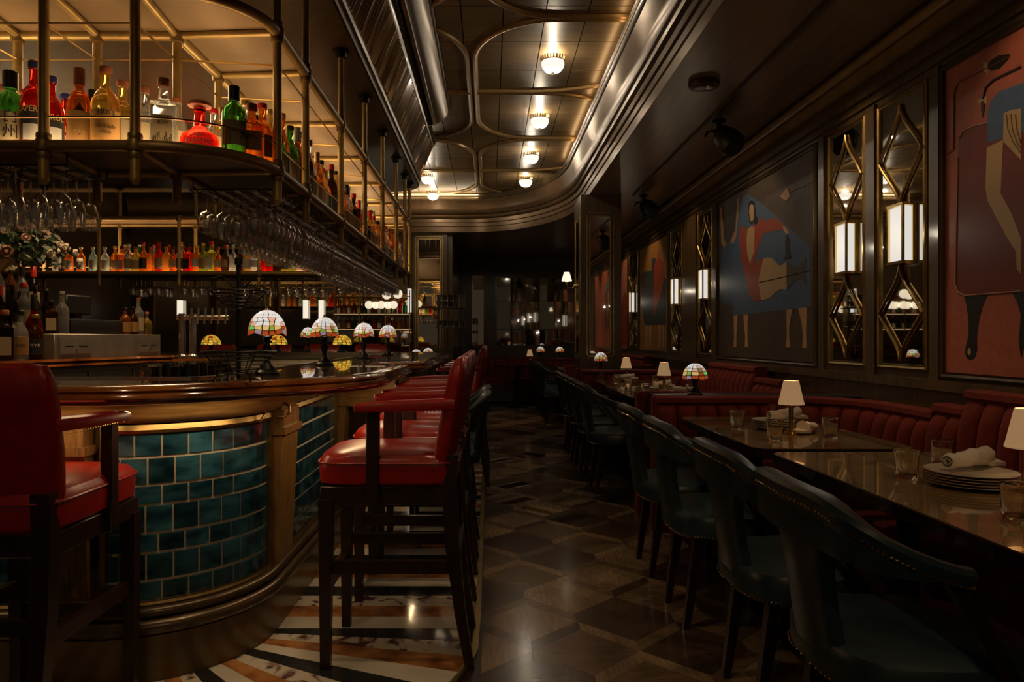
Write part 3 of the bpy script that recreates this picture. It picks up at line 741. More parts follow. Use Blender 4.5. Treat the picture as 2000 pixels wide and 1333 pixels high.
tile_panel(s_arc0+.04, s_arc1-.01)
pilaster(s_arc1+.03, s_arc1+.27)
a = s_arc1+.32; tile_panel(a, a+.95)
pilaster(a+1.0, a+1.26)
tile_panel(a+1.31, a+2.2)
pilaster(a+2.25, a+2.45); tile_panel(a+2.5, a+3.3)
# bag hook under the counter and wood end box
MB().tube([(-.905, 3.02, .935), (-.86, 2.995, .935), (-.83, 2.97, .92), (-.825, 2.96, .895), (-.845, 2.955, .878), (-.87, 2.95, .88)], .006, 7).obj('bag_hook', 'brass_aged', t)
MB().tube([(-.93, 2.90, .94), (-.90, 2.86, .935), (-.885, 2.83, .90), (-.90, 2.81, .875), (-.93, 2.81, .88)], .006, 7).obj('bag_hook', 'brass_aged', t)
MB().box(-.92, -.60, 4.34, 4.40, .79, .985).box(-.63, -.57, 4.32, 4.7, .82, .985).obj('counter_bracket', 'oak_h', t)
MB().box(-.92, -.50, 4.42, 4.48, .17, .985).obj('end_board', 'dark_wood', t)

# counter top -----------------------------------------------------------------
edge = [(-5.5, 2.2, 0), (-1.05, 2.2, .62), (-.45, 2.85, .9), (-.45, 4.1, .1), (-.62, 4.32, .08), (-.62, 4.46, .05), (-.41, 4.62, .10), (-.41, 7.9, .2), (-1.0, 8.15, .1), (-5.5, 8.15, 0)]
ep = rpath(edge, 7)
innr = rpath([(-5.5, 2.68, 0), (-1.07, 2.68, .10), (-1.07, 7.45, .1), (-5.5, 7.45, 0)], 5)
t = thing('bar_counter', 'glossy amber and mahogany counter with an ogee edge round the bar', 'counter', (0, 0, 0))
# top surface strip, lofted between outer and inner outlines
def resamp(pts, n):
    P = Path(pts); return [tuple(P.at(P.L*i/(n-1))[0]) for i in range(n)]
def ring_top(o_, i_, z0, z1):
    mb = MB(); poly = o_+i_[::-1]; mb.prism(poly, z0, z1); return mb
inset = []
Pth = ep
mb = MB().sweep(ep, [(-.10, 1.0), (-.10, 1.052), (-.02, 1.052), (-.006, 1.046), (.0, 1.036), (-.006, 1.03), (.004, 1.022), (.008, 1.012), (.0, 1.004), (-.012, 1.002), (-.012, .992), (-.03, .988), (-.10, .988)], smooth=True)
mb.obj('ogee_edge', 'mahogany', t)
eo = []
P_ = Path(ep)
for q in range(len(ep)):
    a = Vector(ep[max(q-1, 0)]); b = Vector(ep[min(q+1, len(ep)-1)]); d = (b-a).normalized(); nrm = Vector((d.y, -d.x)); p = Vector(ep[q])-nrm*.09; eo.append((p.x, p.y))
ring_top(eo, innr, 1.0, 1.05).obj('counter_slab', 'bar_top_amber', t)
MB().sweep(innr, [(-.012, .99), (-.012, 1.057), (.014, 1.057), (.014, .99)]).obj('metal_lip', 'steel_bright', t)
# under-counter warm strip lights
struct_l = [((-2.4, 2.33, .975), (0, 0, 0), 2.2, .03), ((-.62, 3.5, .975), (0, 0, 0), .03, 1.4), ((-.62, 6.0, .975), (0, 0, 0), .03, 2.2)]
for lc, rt, sx, sy in struct_l:
    light('AREA', 'under_counter_strip', lc, 1.7*max(sx, sy), WARM, rt, sx, sy)
light('AREA', 'under_counter_strip', (-.98, 2.50, .975), 1.1, WARM, (0, 0, math.radians(40)), .6, .03)

# inner work stations -----------------------------------------------------------
t = thing('steel_workstation', 'stainless steel bartender station along the inside of the counter', 'sink unit', (-1.35, 3.0, 0))
MB().box(-1.5, .24, -.26, -.02, .2, .93).box(.02, .26, 0, 4.2, .2, .93).obj('steel_body', 'steel', t)
MB().box(-1.5, .26, -.28, .0, .93, .955).box(.0, .27, 0, 4.2, .93, .955).obj('drip_edge', 'steel_bright', t)
t = thing('ice_station', 'stainless steel ice station in the middle of the bar', 'sink unit', (-1.75, 4.7, 0))
MB().box(-.38, .38, 0, 2.0, .15, .97).obj('steel_body', 'steel', t)
MB().box(-.40, .40, -.02, 0, .97, 1.0).box(-.40, .40, 2.0, 2.02, .97, 1.0).box(-.40, -.38, 0, 2, .97, 1.0).box(.38, .40, 0, 2, .97, 1.0).box(-.4, .4, .9, .93, .97, 1.0).obj('raised_rim', 'steel_bright', t)
t = thing('rear_speed_rail', 'long stainless steel rail unit along the rear counter', 'sink unit', (-2.2, 7.2, 0))
MB().box(-1.6, 1.05, 0, .22, .2, .985).obj('steel_body', 'steel', t)
MB().box(-1.6, 1.05, -.03, .0, .985, 1.01).box(-1.6, 1.05, -.03, .02, .93, .94).obj('rail', 'steel_bright', t)
# back bar unit in the middle --------------------------------------------------------
BX, BY = -2.62, 4.4; ang = math.atan2(.95, .20)    # runs from (-2.62,4.4) towards (-2.42,5.35)
t = thing('back_bar_cabinet', 'grey back bar cabinet with small doors under a mahogany ledge', 'cabinet', (-2.62, 4.4, 0), ang-PI/2)
MB().box(-.75, -.02, -1.6, 1.08, .1, 1.02).obj('cabinet_body', 'steel_panel', t)
for i in range(6):
    y0 = -1.45+i*.415
    d = MB().rbox(-.02, .0, y0+.01, y0+.405, .845, .99, .004, 1).obj('small_door', 'steel_panel', t)
    MB().lathe([(.0, .022), (.012, .018), (.012, .004), (.006, 0)], 12).xf(Matrix.Translation((0, y0+(.36 if i % 2 == 0 else .06), .925)) @ Matrix.Rotation(PI/2, 4, 'Y')).obj('knob', 'steel_bright', d)
MB().box(-.06, .012, -1.6, 1.08, .80, .83).obj('steel_shelf', 'steel_bright', t)
t = thing('back_bar_ledge', 'mahogany stepped ledge on top of the back bar cabinet', 'shelf', (-2.62, 4.4, 0), ang-PI/2)
MB().sweep([(.03, -1.65), (.03, 1.05), (-.1, 1.18), (-.7, 1.18)], [(-.05, 1.02), (.0, 1.02), (.012, 1.032), (.0, 1.045), (-.01, 1.05), (.004, 1.062), (-.004, 1.075), (-.05, 1.078)]).obj('ledge_edge', 'mahogany', t)
MB().box(-.78, .0, -1.65, 1.12, 1.02, 1.075).obj('ledge_top', 'mahogany', t)
rt_ = ang-PI/2
def BBp(x, y, z):   # back bar local -> world
    c, s_ = math.cos(rt_), math.sin(rt_); return (-2.62+x*c-y*s_, 4.4+x*s_+y*c, z)
t = thing('cash_drawer_box', 'grey steel box with two cash drawers on the back bar', 'cash drawer', BBp(-.05, .0, 1.075), rt_)
MB().rbox(-.34, -.01, .0, 1.0, 0, .155, .004, 1).obj('box_body', 'steel_panel', t)
for ya, yb in ((.03, .30), (.74, .97)):
    d = MB().box(-.01, -.002, ya, yb, .02, .135).box(-.008, .002, ya+.01, yb-.01, .03, .125).obj('drawer_front', 'steel_panel', t)
    MB().box(.002, .003, ya+.04, (ya+yb)/2-.02, .075, .08).box(.002, .003, (ya+yb)/2+.02, yb-.04, .075, .08).obj('slot', 'black_metal', d)
    MB().lathe([(0, .01), (.009, .009), (.009, 0)], 12).xf(Matrix.Translation((.002, (ya+yb)/2, .055)) @ Matrix.Rotation(PI/2, 4, 'Y')).obj('lock', 'steel_bright', d)
t = thing('receipt_printer', 'black receipt machine standing on the cash drawer box', 'printer', BBp(-.22, .32, 1.23), rt_)
MB().rbox(-.1, .1, -.12, .36, 0, .10, .015).obj('printer_body', 'black_plastic', t)
MB().box(-.02, .02, .0, .06, .09, .16).rbox(-.03, .03, -.08, .14, .13, .26, .01, 1).obj('screen', 'black_plastic', t)
t = thing('stepped_bottle_rack', 'dark stepped bottle rack at the back of the back bar', 'shelf', BBp(-.62, -.25, 1.075), rt_)
MB().box(-.12, .10, -1.3, .80, 0, .16).obj('lower_step', 'dark_wood', t)
MB().box(-.12, -.01, -1.3, .80, .16, .30).obj('upper_step', 'dark_wood', t)

# beer tap tower
t = thing('beer_tap_tower', 'polished steel beer tap tower with a row of taps', 'beer tap', (-2.30, 5.42, 1.05))
MB().box(-.06, .22, -.08, .3, -.06, .0).obj('tower_base', 'mahogany', t)
for dx in (-.025, .055): MB().tube([(dx, 0, 0), (dx, 0, .34)], .026, 14).lathe([(.045, 0), (.045, .02), (.026, .035)], 16, (dx, 0, 0)).obj('column', 'steel_bright', t)
MB().tube([(-.06, 0, .31), (.33, .0, .31)], .022, 12).obj('crossbar', 'steel_bright', t)
for k in range(6):
    x = .06+k*.052
    tp = MB().tube([(x, -.02, .31), (x, -.05, .31), (x, -.055, .26)], .008, 8).obj('tap', 'steel_bright', t)
    MB().tube([(x, -.03, .32), (x, -.03, .38)], .009, 8).obj('handle', 'steel', tp)
# upside-down tumblers on steel by the sink
def tumbler_mesh(name, r=.038, h=.085, n=14, waist=False):
    pr = [(.0, .010), (r*.80, .010), (r*.84, .03), (r*.97, h), (r, h), (r, h-.002), (r*.88, .03), (r*.86, .008), (r*.80, 0), (0, 0)]
    return MB().lathe(pr[::-1], n, cap=False).mesh(name, 'tumbler_glass')
tm = tumbler_mesh('tumbler'); tmc = tm.copy(); tmc.materials.clear(); tmc.materials.append(M['rocks_glass'])
for i in range(3):
    for j in range(6):
        link('tumbler', tmc, None, (-1.335+i*.080, 2.82+j*.082, 1.100), None, label='clear tumbler upside down in the cluster on the steel station by the basket', cat='glass', group='tumblers drying by the sink').rotation_euler = (PI, 0, random.random())
t = thing('glass_drying_tray', 'low steel tray holding the upside-down tumblers', 'tray', (-1.25, 3.02, .956)); MB().box(-.14, .14, -.26, .27, 0, .057).obj('tray', 'steel', t)
KIDS

# ------------------------------------------------------------------ hanging bottle shelf (ring)
ZL, ZU = 1.9, 2.478; PR = .021
ro = [(-5.5, 2.6, 0), (-.885, 2.6, .40), (-.885, 8.05, .2), (-5.5, 8.05, 0)]
ri = [(-5.5, 3.02, 0), (-1.316, 3.02, .02), (-1.316, 7.62, .02), (-5.5, 7.62, 0)]
rop = rpath(ro, 12); rip = rpath(ri, 4)
t = thing('hanging_bottle_shelf', 'hanging brass pipe shelf ring with lit bottle deck over the bar', 'shelf', (0, 0, 0)); HS = t
for z in (ZL, ZU):
    MB().tube([(x, y, z) for x, y in rop], PR+.002, 12).obj('outer_rail', 'pipe_dark', t)
    MB().tube([(x, y, z) for x, y in rip], PR, 10).obj('inner_rail', 'pipe_brass', t)
MB().prism(rop+rip[::-1], ZL+.004, ZL+.016).obj('bottle_deck', 'shelf_plate', t)
ledp = rpath([(-5.5, 2.68, 0), (-.96, 2.68, .33), (-.96, 7.97, .15), (-5.5, 7.97, 0)], 10); ledi = rpath([(-5.5, 2.95, 0), (-1.25, 2.95, .03), (-1.25, 7.70, .03), (-5.5, 7.70, 0)], 4)
MB().prism(ledp+ledi[::-1], ZL+.017, ZL+.021).obj('light_panel', 'led_panel', t)
MB().prism(rop+rip[::-1], ZU+.012, ZU+.026).obj('upper_deck', 'shelf_ceiling', t)
posts_o = [(-.885, y) for y in (2.99, 3.45, 4.27, 5.08, 5.93, 6.8, 7.5, 7.95)]+[(-1.285-.332*i, 2.6) for i in range(8)]+[(-1.6-.85*i, 8.05) for i in range(5)]
posts_i = [(-1.316, y) for y in (3.02, 3.48, 4.27, 5.08, 5.93, 6.8)]+[(-1.652-.335*i, 3.02) for i in range(7)]+[(-1.6-.85*i, 7.62) for i in range(5)]
for x, y in posts_o:
    p_ = MB().tube([(x, y, 1.78), (x, y, 2.92)], PR*.88, 12).lathe([(.0, -.022), (.010, -.019), (.0185, -.004), (.0185, 0)], 12, (x, y, 1.78)).obj('post', 'pipe_brass', t)
    for z in (ZL, ZU):
        mb = MB()
        mb.lathe([(.028, -.02), (.031, -.01), (.031, .01), (.028, .02)], 14, (x, y, z)).lathe([(.024, -.045), (.026, -.04), (.026, -.03), (.024, -.022)], 12, (x, y, z)).lathe([(.024, .022), (.026, .03), (.026, .04), (.024, .045)], 12, (x, y, z))
        mb.obj('pipe_joint', 'pipe_dark', p_)
    MB().lathe([(.02, -.05), (.032, -.045), (.034, -.01), (.05, -.008), (.05, 0)], 14, (x, y, 2.92)).obj('ceiling_flange', 'black_metal', p_)
for x, y in posts_i:
    p_ = MB().tube([(x, y, 1.78), (x, y, ZU)], PR*.85, 12).lathe([(.0, -.022), (.010, -.019), (.018, -.004), (.018, 0)], 12, (x, y, 1.78)).obj('post', 'pipe_brass', t)
    for z in (ZL, ZU): MB().lathe([(.026, -.03), (.03, -.01), (.03, .01), (.026, .03)], 14, (x, y, z)).obj('pipe_joint', 'pipe_dark', p_)
for y in (3.02, 3.48, 4.27, 5.08, 5.93, 6.8, 7.5):
    for z in (ZL, ZU): MB().tube([(-.885, y-.03 if y < 4 else y, z), (-1.316, y, z)], PR*.75, 10).obj('cross_rail', 'pipe_brass', t)
    MB().tube([(-.885, y, 2.35), (-1.316, y, 2.375)], .0045, 6).obj('thin_rod', 'brass', t)
for i in range(7):
    x = -1.285-.332*i
    for z in (ZL, ZU): MB().tube([(x, 2.6, z), (x-.035, 3.02, z)], PR*.75, 10).obj('cross_rail', 'pipe_brass', t)
    MB().tube([(x, 2.6, 2.345), (x-.035, 3.02, 2.375)], .0045, 6).obj('thin_rod', 'brass', t)
rfront = [p for p in rop if p[0] <= -1.28 and p[1] < 3]; rside = [p for p in rop if p[0] > -.89 and p[1] > 2.95]
for zz, pth in ((2.005, rop), (2.345, rfront), (2.345, rside), (2.375, rip)):
    MB().tube([(x, y, zz) for x, y in pth], .0038, 6).obj('guard_wire', 'brass_aged', t)
for u in (1.02,):
    MB().tube([(-1.0, 2.717, 1.92), (-1.0, 2.717, 2.005)], .004, 6).obj('wire_post', 'brass_aged', t)
# stemware racks and hanging glasses
def glass_rack(x0, x1, y0, y1, along, lab):
    t = thing('stemware_rack', lab, 'rack', (0, 0, 0)); mb = MB(); z = 1.845
    n = 5
    if along == 'y':
        for k in range(n+1):
            x = x0+(x1-x0)*k/n
            for d in (-.012, .012): mb.tube([(x+d, y0, z), (x+d, y1, z)], .0028, 5)
        yy = y0
        while yy <= y1+.01: mb.tube([(x0-.015, yy, z+.006), (x1+.015, yy, z+.006)], .0035, 5).tube([(x0, yy, z), (x0, yy, 1.9)], .003, 5).tube([(x1, yy, z), (x1, yy, 1.9)], .003, 5); yy += .42
    else:
        k = int((x1-x0)/.09)
        for i in range(k+1):
            x = x0+(x1-x0)*i/k
            for d in (-.012, .012): mb.tube([(x+d, y0, z), (x+d, y1, z)], .0028, 5)
        for yy in (y0, y1): mb.tube([(x0, yy, z+.006), (x1, yy, z+.006)], .0035, 5).tube([(x0, yy, z), (x0, yy, 1.9)], .003, 5).tube([(x1, yy, z), (x1, yy, 1.9)], .003, 5)
    mb.obj('wire_frame', 'black_metal', t)
glass_rack(-1.29, -.93, 3.12, 7.5, 'y', 'black wire stemware rack under the right arm of the bottle shelf')
glass_rack(-2.6, -1.58, 2.68, 2.96, 'x', 'black wire stemware rack under the front arm of the bottle shelf')
glass_rack(-3.9, -1.5, 7.68, 8.0, 'x', 'black wire stemware rack under the rear arm of the bottle shelf')
def wine_mesh(name, h=.20, rb=.040, rr=.030, n=14):
    # upside down: foot at z=0, bowl hanging below
    o = [(.032, .0), (.033, -.002), (.012, -.007), (.0040, -.014), (.0034, -.05), (.0036, -h*.43), (.008, -h*.47), (rb*.72, -h*.54), (rb, -h*.68), (rb*.98, -h*.78), (rr, -h)]
    i = [(rr-.001, -h), (rb*.98-.0012, -h*.78), (rb-.0012, -h*.68), (rb*.72-.001, -h*.545), (.006, -h*.485), (.0, -h*.48)]
    return MB().lathe([(0, .0)]+o+i, n, cap=False).mesh(name, 'stemware')
wm = wine_mesh('wine_glass'); wm2 = wine_mesh('wine_glass', .18, .045, .034); wm3 = wine_mesh('wine_glass', .215, .035, .029)
n = 5; cnt = 0
y = 3.18
while y < 7.45:
    for k in range(n):
        x = -1.29+.36*(k+.5)/n
        if random.random() < .06: continue
        me = wm if k % 3 else (wm2 if int(y/.9) % 2 else wm3)
        link('wine_glass', me, None, (x+random.uniform(-.003, .003), y+random.uniform(-.006, .006), 1.852), None,
             label='clear stemmed glass hanging upside down under the right arm of the bottle shelf', cat='wine glass', group='wine glasses hanging along the right rack')
    y += .083
for x in (-1.625, -1.715, -1.805, -1.895, -1.985):
    for y in (2.73, 2.82, 2.91):
        link('wine_glass', wm3, None, (x, y, 1.852), None, label='clear stemmed glass hanging upside down from the front rack at far left', cat='wine glass', group='wine glasses hanging on the front rack')
for i in range(25):
    for y in (7.74, 7.83):
        if i % 6 == 5: continue
        link('wine_glass', (wm2, wm, wm2)[i % 3], None, (-3.85+i*.093, y, 1.852), None, label='clear stemmed glass hanging upside down from the rear rack', cat='wine glass', group='wine glasses hanging on the rear rack')

# ------------------------------------------------------------------ bottles
SH = {  # shape: list of (r, z) with total height 1 relative to (R, H)
 'round': [(.86, 0), (1, .02), (1, .52), (.93, .60), (.62, .69), (.36, .74), (.32, .80), (.32, .90), (.40, .91), (.40, .93)],
 'slim':  [(.88, 0), (1, .015), (1, .50), (.85, .60), (.45, .70), (.34, .76), (.32, .90), (.38, .91), (.38, .93)],
 'tall':  [(.88, 0), (1, .015), (1, .58), (.90, .66), (.42, .74), (.36, .78), (.36, .88), (.42, .89), (.42, .92)],
 'squat': [(.82, 0), (1, .03), (1, .24), (.90, .33), (.50, .42), (.30, .50), (.26, .75), (.30, .82), (.34, .84)],
 'bulge': [(.70, 0), (.85, .02), (.97, .25), (1, .42), (.86, .56), (.50, .66), (.30, .72), (.27, .86), (.33, .88), (.33, .90)],
 'wine':  [(.9, 0), (1, .012), (1, .56), (.88, .63), (.48, .71), (.36, .77), (.34, .93), (.38, .94), (.38, .955)],
 'square': [(.92, 0), (1, .015), (1, .60), (.94, .65), (.55, .69), (.36, .73), (.34, .86), (.42, .88), (.42, .90)],
}
BC = {}
def bottle_parts(shape, R, H, glass, cap, label, n=16, simple=False, capc='cap_black'):
    key = (shape, round(R, 3), round(H, 3), glass, label, capc, simple)
    if key in BC: return BC[key]
    prof = [(r*R, z*H) for r, z in SH[shape]]
    if shape == 'square':
        rings = [se(r, r*.92, 20, 7 if z/H < .68 else 2.2, 0, 0, z) for r, z in prof]
        b = MB().loft([se(prof[0][0]*.6, prof[0][0]*.55, 20, 5, 0, 0, .004)]+rings).mesh('bottle', 'glass_'+glass)
    else:
        b = MB().lathe([(prof[0][0]*.6, .004)]+prof, n).mesh('bottle', 'glass_'+glass)
    rn, zn = prof[-1]; ch = H-zn
    if capc == 'cap_cork' and shape == 'squat': c = MB().lathe([(rn*.7, 0), (rn*1.1, .01), (rn*1.8, ch*.35), (rn*1.9, ch*.65), (rn*1.4, ch*.95), (0, ch)], 14, (0, 0, zn)).mesh('cap', capc)
    elif cap == 'tall': c = MB().lathe([(rn*1.12, -H*.14), (rn*1.12, ch*.9), (rn*1.0, ch), (0, ch)], 12, (0, 0, zn)).mesh('cap', capc)
    else: c = MB().lathe([(rn*1.02, -.004), (rn*1.12, 0), (rn*1.15, ch*.85), (rn*1.0, ch), (0, ch)], 12, (0, 0, zn)).mesh('cap', capc)
    l = None
    if label:
        z0, z1 = {'squat': (.06, .24), 'bulge': (.18, .46)}.get(shape, (.10, .46)); z0 *= H; z1 *= H
        if shape == 'square':
            l = MB().box(-R*.72, R*.72, -R*.92-.0016, -R*.92-.0004, z0, z1).mesh('paper_label', label)
        else:
            mb = MB(); rr = R+.0012; ri_ = 1.0
            if shape == 'bulge': rr = R*.99+.0012
            cols = [[(math.sin(a)*rr, -math.cos(a)*rr, z) for z in (z0, z1)] for a in [(-1.1+2.2*k/8) for k in range(9)]]
            v = [p for c_ in cols for p in c_]; mb.add(v, [(2*i, 2*i+2, 2*i+3, 2*i+1) for i in range(8)], True)
            l = mb.mesh('paper_label', label)
    BC[key] = (b, c, l); return BC[key]
def bottle(x, y, z, shape='round', R=.038, H=.29, glass='amber', cap='short', capc='cap_black', label='paper', lab='', group=None, rz=0, n=16, parts=True):
    b, c, l = bottle_parts(shape, R, H, glass, cap, label, n, capc=capc)
    o = link('bottle', b, None, (x, y, z), rz, label=lab, cat='bottle', group=group)
    if parts:
        link('cap', c, o)
        if l: link('paper_label', l, o)
    return o
CN = {'clear': 'clear', 'amber': 'amber', 'orange': 'orange', 'red': 'bright red', 'green': 'green', 'gold': 'pale gold', 'dark': 'near-black', 'brown': 'dark brown', 'lime': 'yellow-green', 'pale blue': 'pale blue'}
KN = {'cap_black': 'black', 'cap_red': 'red', 'cap_gold': 'gold', 'cap_cork': 'cork', 'cap_blue': 'blue', 'cap_white': 'white'}
ZB = ZL+.0215
gF = 'lit bottles on the front arm of the shelf'
def wtext(o, s, size, R, z, m='ink', wid=None):
    f = FS if o.get('group') == 'lit bottles on the front arm of the shelf' else 1
    tx = text_obj(s, size*f, m, o, (0, 0, z*f), (0, 0, 0), wid=wid*f if wid else None); bend_text(tx, R*f+.0022); tx.location = (0, 0, z*f); return tx
def px(p, y): return (p-956)*y/1400
# named ones on the front arm, left to right
yy = 2.76
FS = 1.12
def fb(p, y, s_, R, H, g, **k): return bottle(px(p, y), y, ZB, s_, R*FS, H*FS, g, group=gF, rz=-math.atan2(px(p, y), y)*1, **k)
o = fb(-45, yy, 'round', .044, .30, 'clear', lab='clear bottle with cork cap at the left end, front shelf arm', capc='cap_cork')
o = fb(-2, 2.98, 'slim', .040, .30, 'clear', lab='clear cork-topped bottle behind the green whisky at far left', capc='cap_cork')
o = fb(20, yy, 'tall', .050, .275, 'green', cap='tall', lab='green whisky bottle with cream label at the far left of the shelf', label='paper')
for s_, zz in (('白', .105), ('州', .055)): wtext(o, s_, .05, .050, zz)
fb(44, 2.95, 'slim', .036, .27, 'clear', lab='clear cork-topped bottle between green whisky and red aperitif', capc='cap_cork')
for p, yb, lab_, h in ((66, yy, 'tall red aperitif bottle in front, behind the leftmost brass post', .31), (100, 2.80, 'red aperitif bottle just right of the leftmost brass post', .27), (128, 2.92, 'short red aperitif bottle with blue cap beside the red one', .245)):
    o = fb(p, yb, 'round', .042, h, 'red', capc='cap_blue', label='paper_black', lab=lab_)
    for c_ in (): pass
    wtext(o, 'APEROL', .030, .042, .118*h/.27, 'ink_gold', .085)
    MB().add([(math.sin(a)*.0490, -math.cos(a)*.0490, z*FS) for a in [(-.8+1.6*k/6) for k in range(7)] for z in (.03, .085)], [(2*i, 2*i+2, 2*i+3, 2*i+1) for i in range(6)]).obj('lower_label', 'paper_white', o)
o = fb(155, yy, 'round', .040, .285, 'amber', label='paper_tan', cap='tall', capc='cap_cork', lab='amber bourbon bottle with a diamond label, right of the red aperitifs')
MB().add([(math.sin(a)*.0480, -math.cos(a)*.0480, z*FS) for a, z in ((-.9, .10), (0, .16), (.9, .10), (0, .045))], [(0, 3, 2, 1)]).obj('diamond_label', 'art_maroon', o)
wtext(o, '• • •', .02, .042, .06, 'ink_gold')
fb(180, 2.95, 'tall', .034, .27, 'orange', cap='tall', lab='thin amber bottle with tall black cap behind the diamond label one')
o = fb(206, yy, 'round', .047, .29, 'gold', label='paper_tan', capc='cap_cork', lab='large clear vodka bottle with tan label and copper cap')
wtext(o, "Tito's", .034, .048, .125, wid=.06); wtext(o, 'Handmade', .02, .048, .075, wid=.062); wtext(o, 'VODKA', .014, .048, .055, wid=.035)
fb(239, 2.86, 'round', .043, .275, 'gold', label='paper', capc='cap_cork', lab='clear copper-capped bottle with yellow label left of the second post')
fb(272, 2.95, 'round', .040, .265, 'clear', label='paper', capc='cap_cork', lab='clear bottle with pale label right behind the second post')
fb(283, 2.84, 'slim', .036, .245, 'clear', label='paper', capc='cap_cork', lab='slender clear bottle between the second post and square vodka')
o = bottle(px(320, 2.76), 2.76, ZB, 'square', .048, .28, 'clear', label='paper', capc='cap_cork', lab='square clear vodka bottle with black lettering on a cream label', group=gF, rz=.30)
for s_, zz, sz in (('ABSOLUT', .105, .016), ('ELYX', .088, .017)): text_obj(s_, sz, 'ink', o, (0, -.0462, zz*1.12), (PI/2, 0, 0), wid=.05 if s_ == 'ABSOLUT' else .038)
mb = MB()
for k in range(13):
    hh = random.uniform(.02, .06); mb.box(-.036+k*.006, -.033+k*.006, -.0475, -.0462, .004, .004+hh)
mb.obj('printed_bars', 'ink', o)
fb(346, 2.93, 'slim', .038, .235, 'clear', label='paper', capc='cap_cork', lab='round clear bottle half hidden right of the square vodka')
o = bottle(px(390, 2.78), 2.78, ZB, 'squat', .072, .20, 'red', label=None, capc='cap_cork', lab='squat red-amber bourbon decanter with white lettering', group=gF, rz=.3)
wtext(o, 'OLD', .020, .066, .046, 'ink_white', .034); wtext(o, 'FORESTER', .024, .068, .024, 'ink_white', .085)
fb(418, 2.95, 'round', .036, .20, 'clear', capc='cap_red', lab='clear red-capped bottle behind the squat decanter')
fb(436, 3.0, 'tall', .032, .22, 'gold', capc='cap_gold', cap='tall', lab='gold-topped bottle behind the green whisky at the shelf corner')
o = bottle(px(457, 2.80), 2.80, ZB, 'tall', .046, .265, 'green', cap='tall', label='paper', lab='green whisky bottle with cream label at the shelf corner', group=gF, rz=.35)
for s_, zz in (('白', .105), ('州', .060)): 
    tx = wtext(o, s_, .034, .046, zz); tx.rotation_euler = (0, 0, .75)
fb(478, 2.98, 'round', .036, .24, 'clear', capc='cap_gold', lab='clear gold-topped bottle just right of the corner green whisky')
o = bottle(px(492, 2.86), 2.86, ZB, 'square', .045, .215, 'orange', label='paper_tan', capc='cap_cork', lab='square orange whisky bottle at the shelf corner', group=gF, rz=.4)
text_obj('REISHU', .012, 'ink', o, (0, -.0436, .07), (PI/2, 0, 0), wid=.045)
fb(512, 2.97, 'round', .040, .225, 'orange', capc='cap_red', label='paper_tan', lab='orange red-capped bottle left of the corner brass post')
fb(530, 3.10, 'tall', .034, .24, 'gold', capc='cap_gold', lab='pale gold bottle hidden at the corner brass post')
# right arm, two rows
gR = 'lit bottles on the right arm of the shelf'
cols_ = ['clear', 'amber', 'orange', 'clear', 'dark', 'amber', 'gold', 'red', 'green', 'amber', 'clear', 'orange', 'brown', 'red', 'green', 'dark', 'pale blue', 'amber', 'red', 'orange', 'gold', 'green']
caps_ = ['cap_black', 'cap_cork', 'cap_red', 'cap_gold', 'cap_black', 'cap_white', 'cap_black', 'cap_red']
shp = ['round', 'slim', 'tall', 'wine', 'bulge', 'square', 'round', 'squat']
labs_ = ['paper', 'paper_white', 'paper_tan', 'paper', 'paper_black', 'paper']
def pick(r, k): return r.choice(k)
rr = random.Random(11)
for row, (xr, lab_) in enumerate(((-.975, 'aisle row'), (-1.12, 'inner row'))):
    y = 3.22 if row == 0 else 3.15; i = 0
    while y < 7.9 and i < 48:
        g = rr.choice(cols_); s_ = rr.choice(shp[:6] if row else shp); H = rr.uniform(.28, .36)*(1 if s_ != 'squat' else .75); cc = rr.choice(caps_)
        bottle(xr+rr.uniform(-.012, .012), y, ZB, s_, rr.choice([.034, .038, .042]), round(H, 2), g, rr.choice(['short', 'tall']), cc, rr.choice(labs_),
               lab=f'{CN[g]} bottle with {KN[cc]} cap, {ORD[i]} from the front, {lab_} of right arm', group=gR, rz=rr.uniform(.5, 1.2), n=14)
        y += rr.uniform(.088, .108); i += 1
# rear arm
gB = 'lit bottles on the rear arm of the shelf'
rear_cols = ['amber', 'orange', 'clear', 'gold'] + ['orange', 'orange', 'red', 'gold', 'orange', 'clear', 'red', 'amber', 'lime', 'lime', 'orange', 'dark', 'clear', 'dark', 'gold', 'clear', 'red', 'red', 'dark', 'lime', 'lime', 'clear', 'orange', 'amber', 'orange', 'dark', 'green', 'orange', 'lime', 'red', 'clear', 'clear', 'orange', 'amber']
x = -4.05
for i, g in enumerate(rear_cols):
    s_ = rr.choice(['round', 'slim', 'square', 'tall', 'bulge']); cc = rr.choice(caps_)
    if x > -1.42: break
    bottle(x, 7.74+rr.uniform(-.02, .02), ZB, s_, rr.choice([.044, .048, .051]), round(rr.uniform(.26, .33), 2), g, 'short', cc, rr.choice(labs_+[None]),
           lab=f'{CN[g]} bottle with {KN[cc]} cap, {ORD[i]} from the left on the rear arm', group=gB, rz=rr.uniform(-.3, .3), n=12)
    if i % 2 == 0:
        g2 = rr.choice(cols_)
        bottle(x+.05, 7.87, ZB, 'wine', .038, .31, g2, 'short', cc, None, lab=f'{CN[g2]} tall bottle behind the {ORD[i]} front bottle of the rear arm', group=gB, n=10)
    x += .080
for i in range(5):
    g = ['clear', 'pale blue', 'amber', 'orange', 'clear'][i]
    bottle(-4.15-.13*i, 7.74, ZB, 'round', .042, .27, g, 'short', 'cap_white', 'paper_white', lab=f'{CN[g]} bottle behind the flowers, {ORD[i]} leftwards on the rear arm', group=gB, n=12)
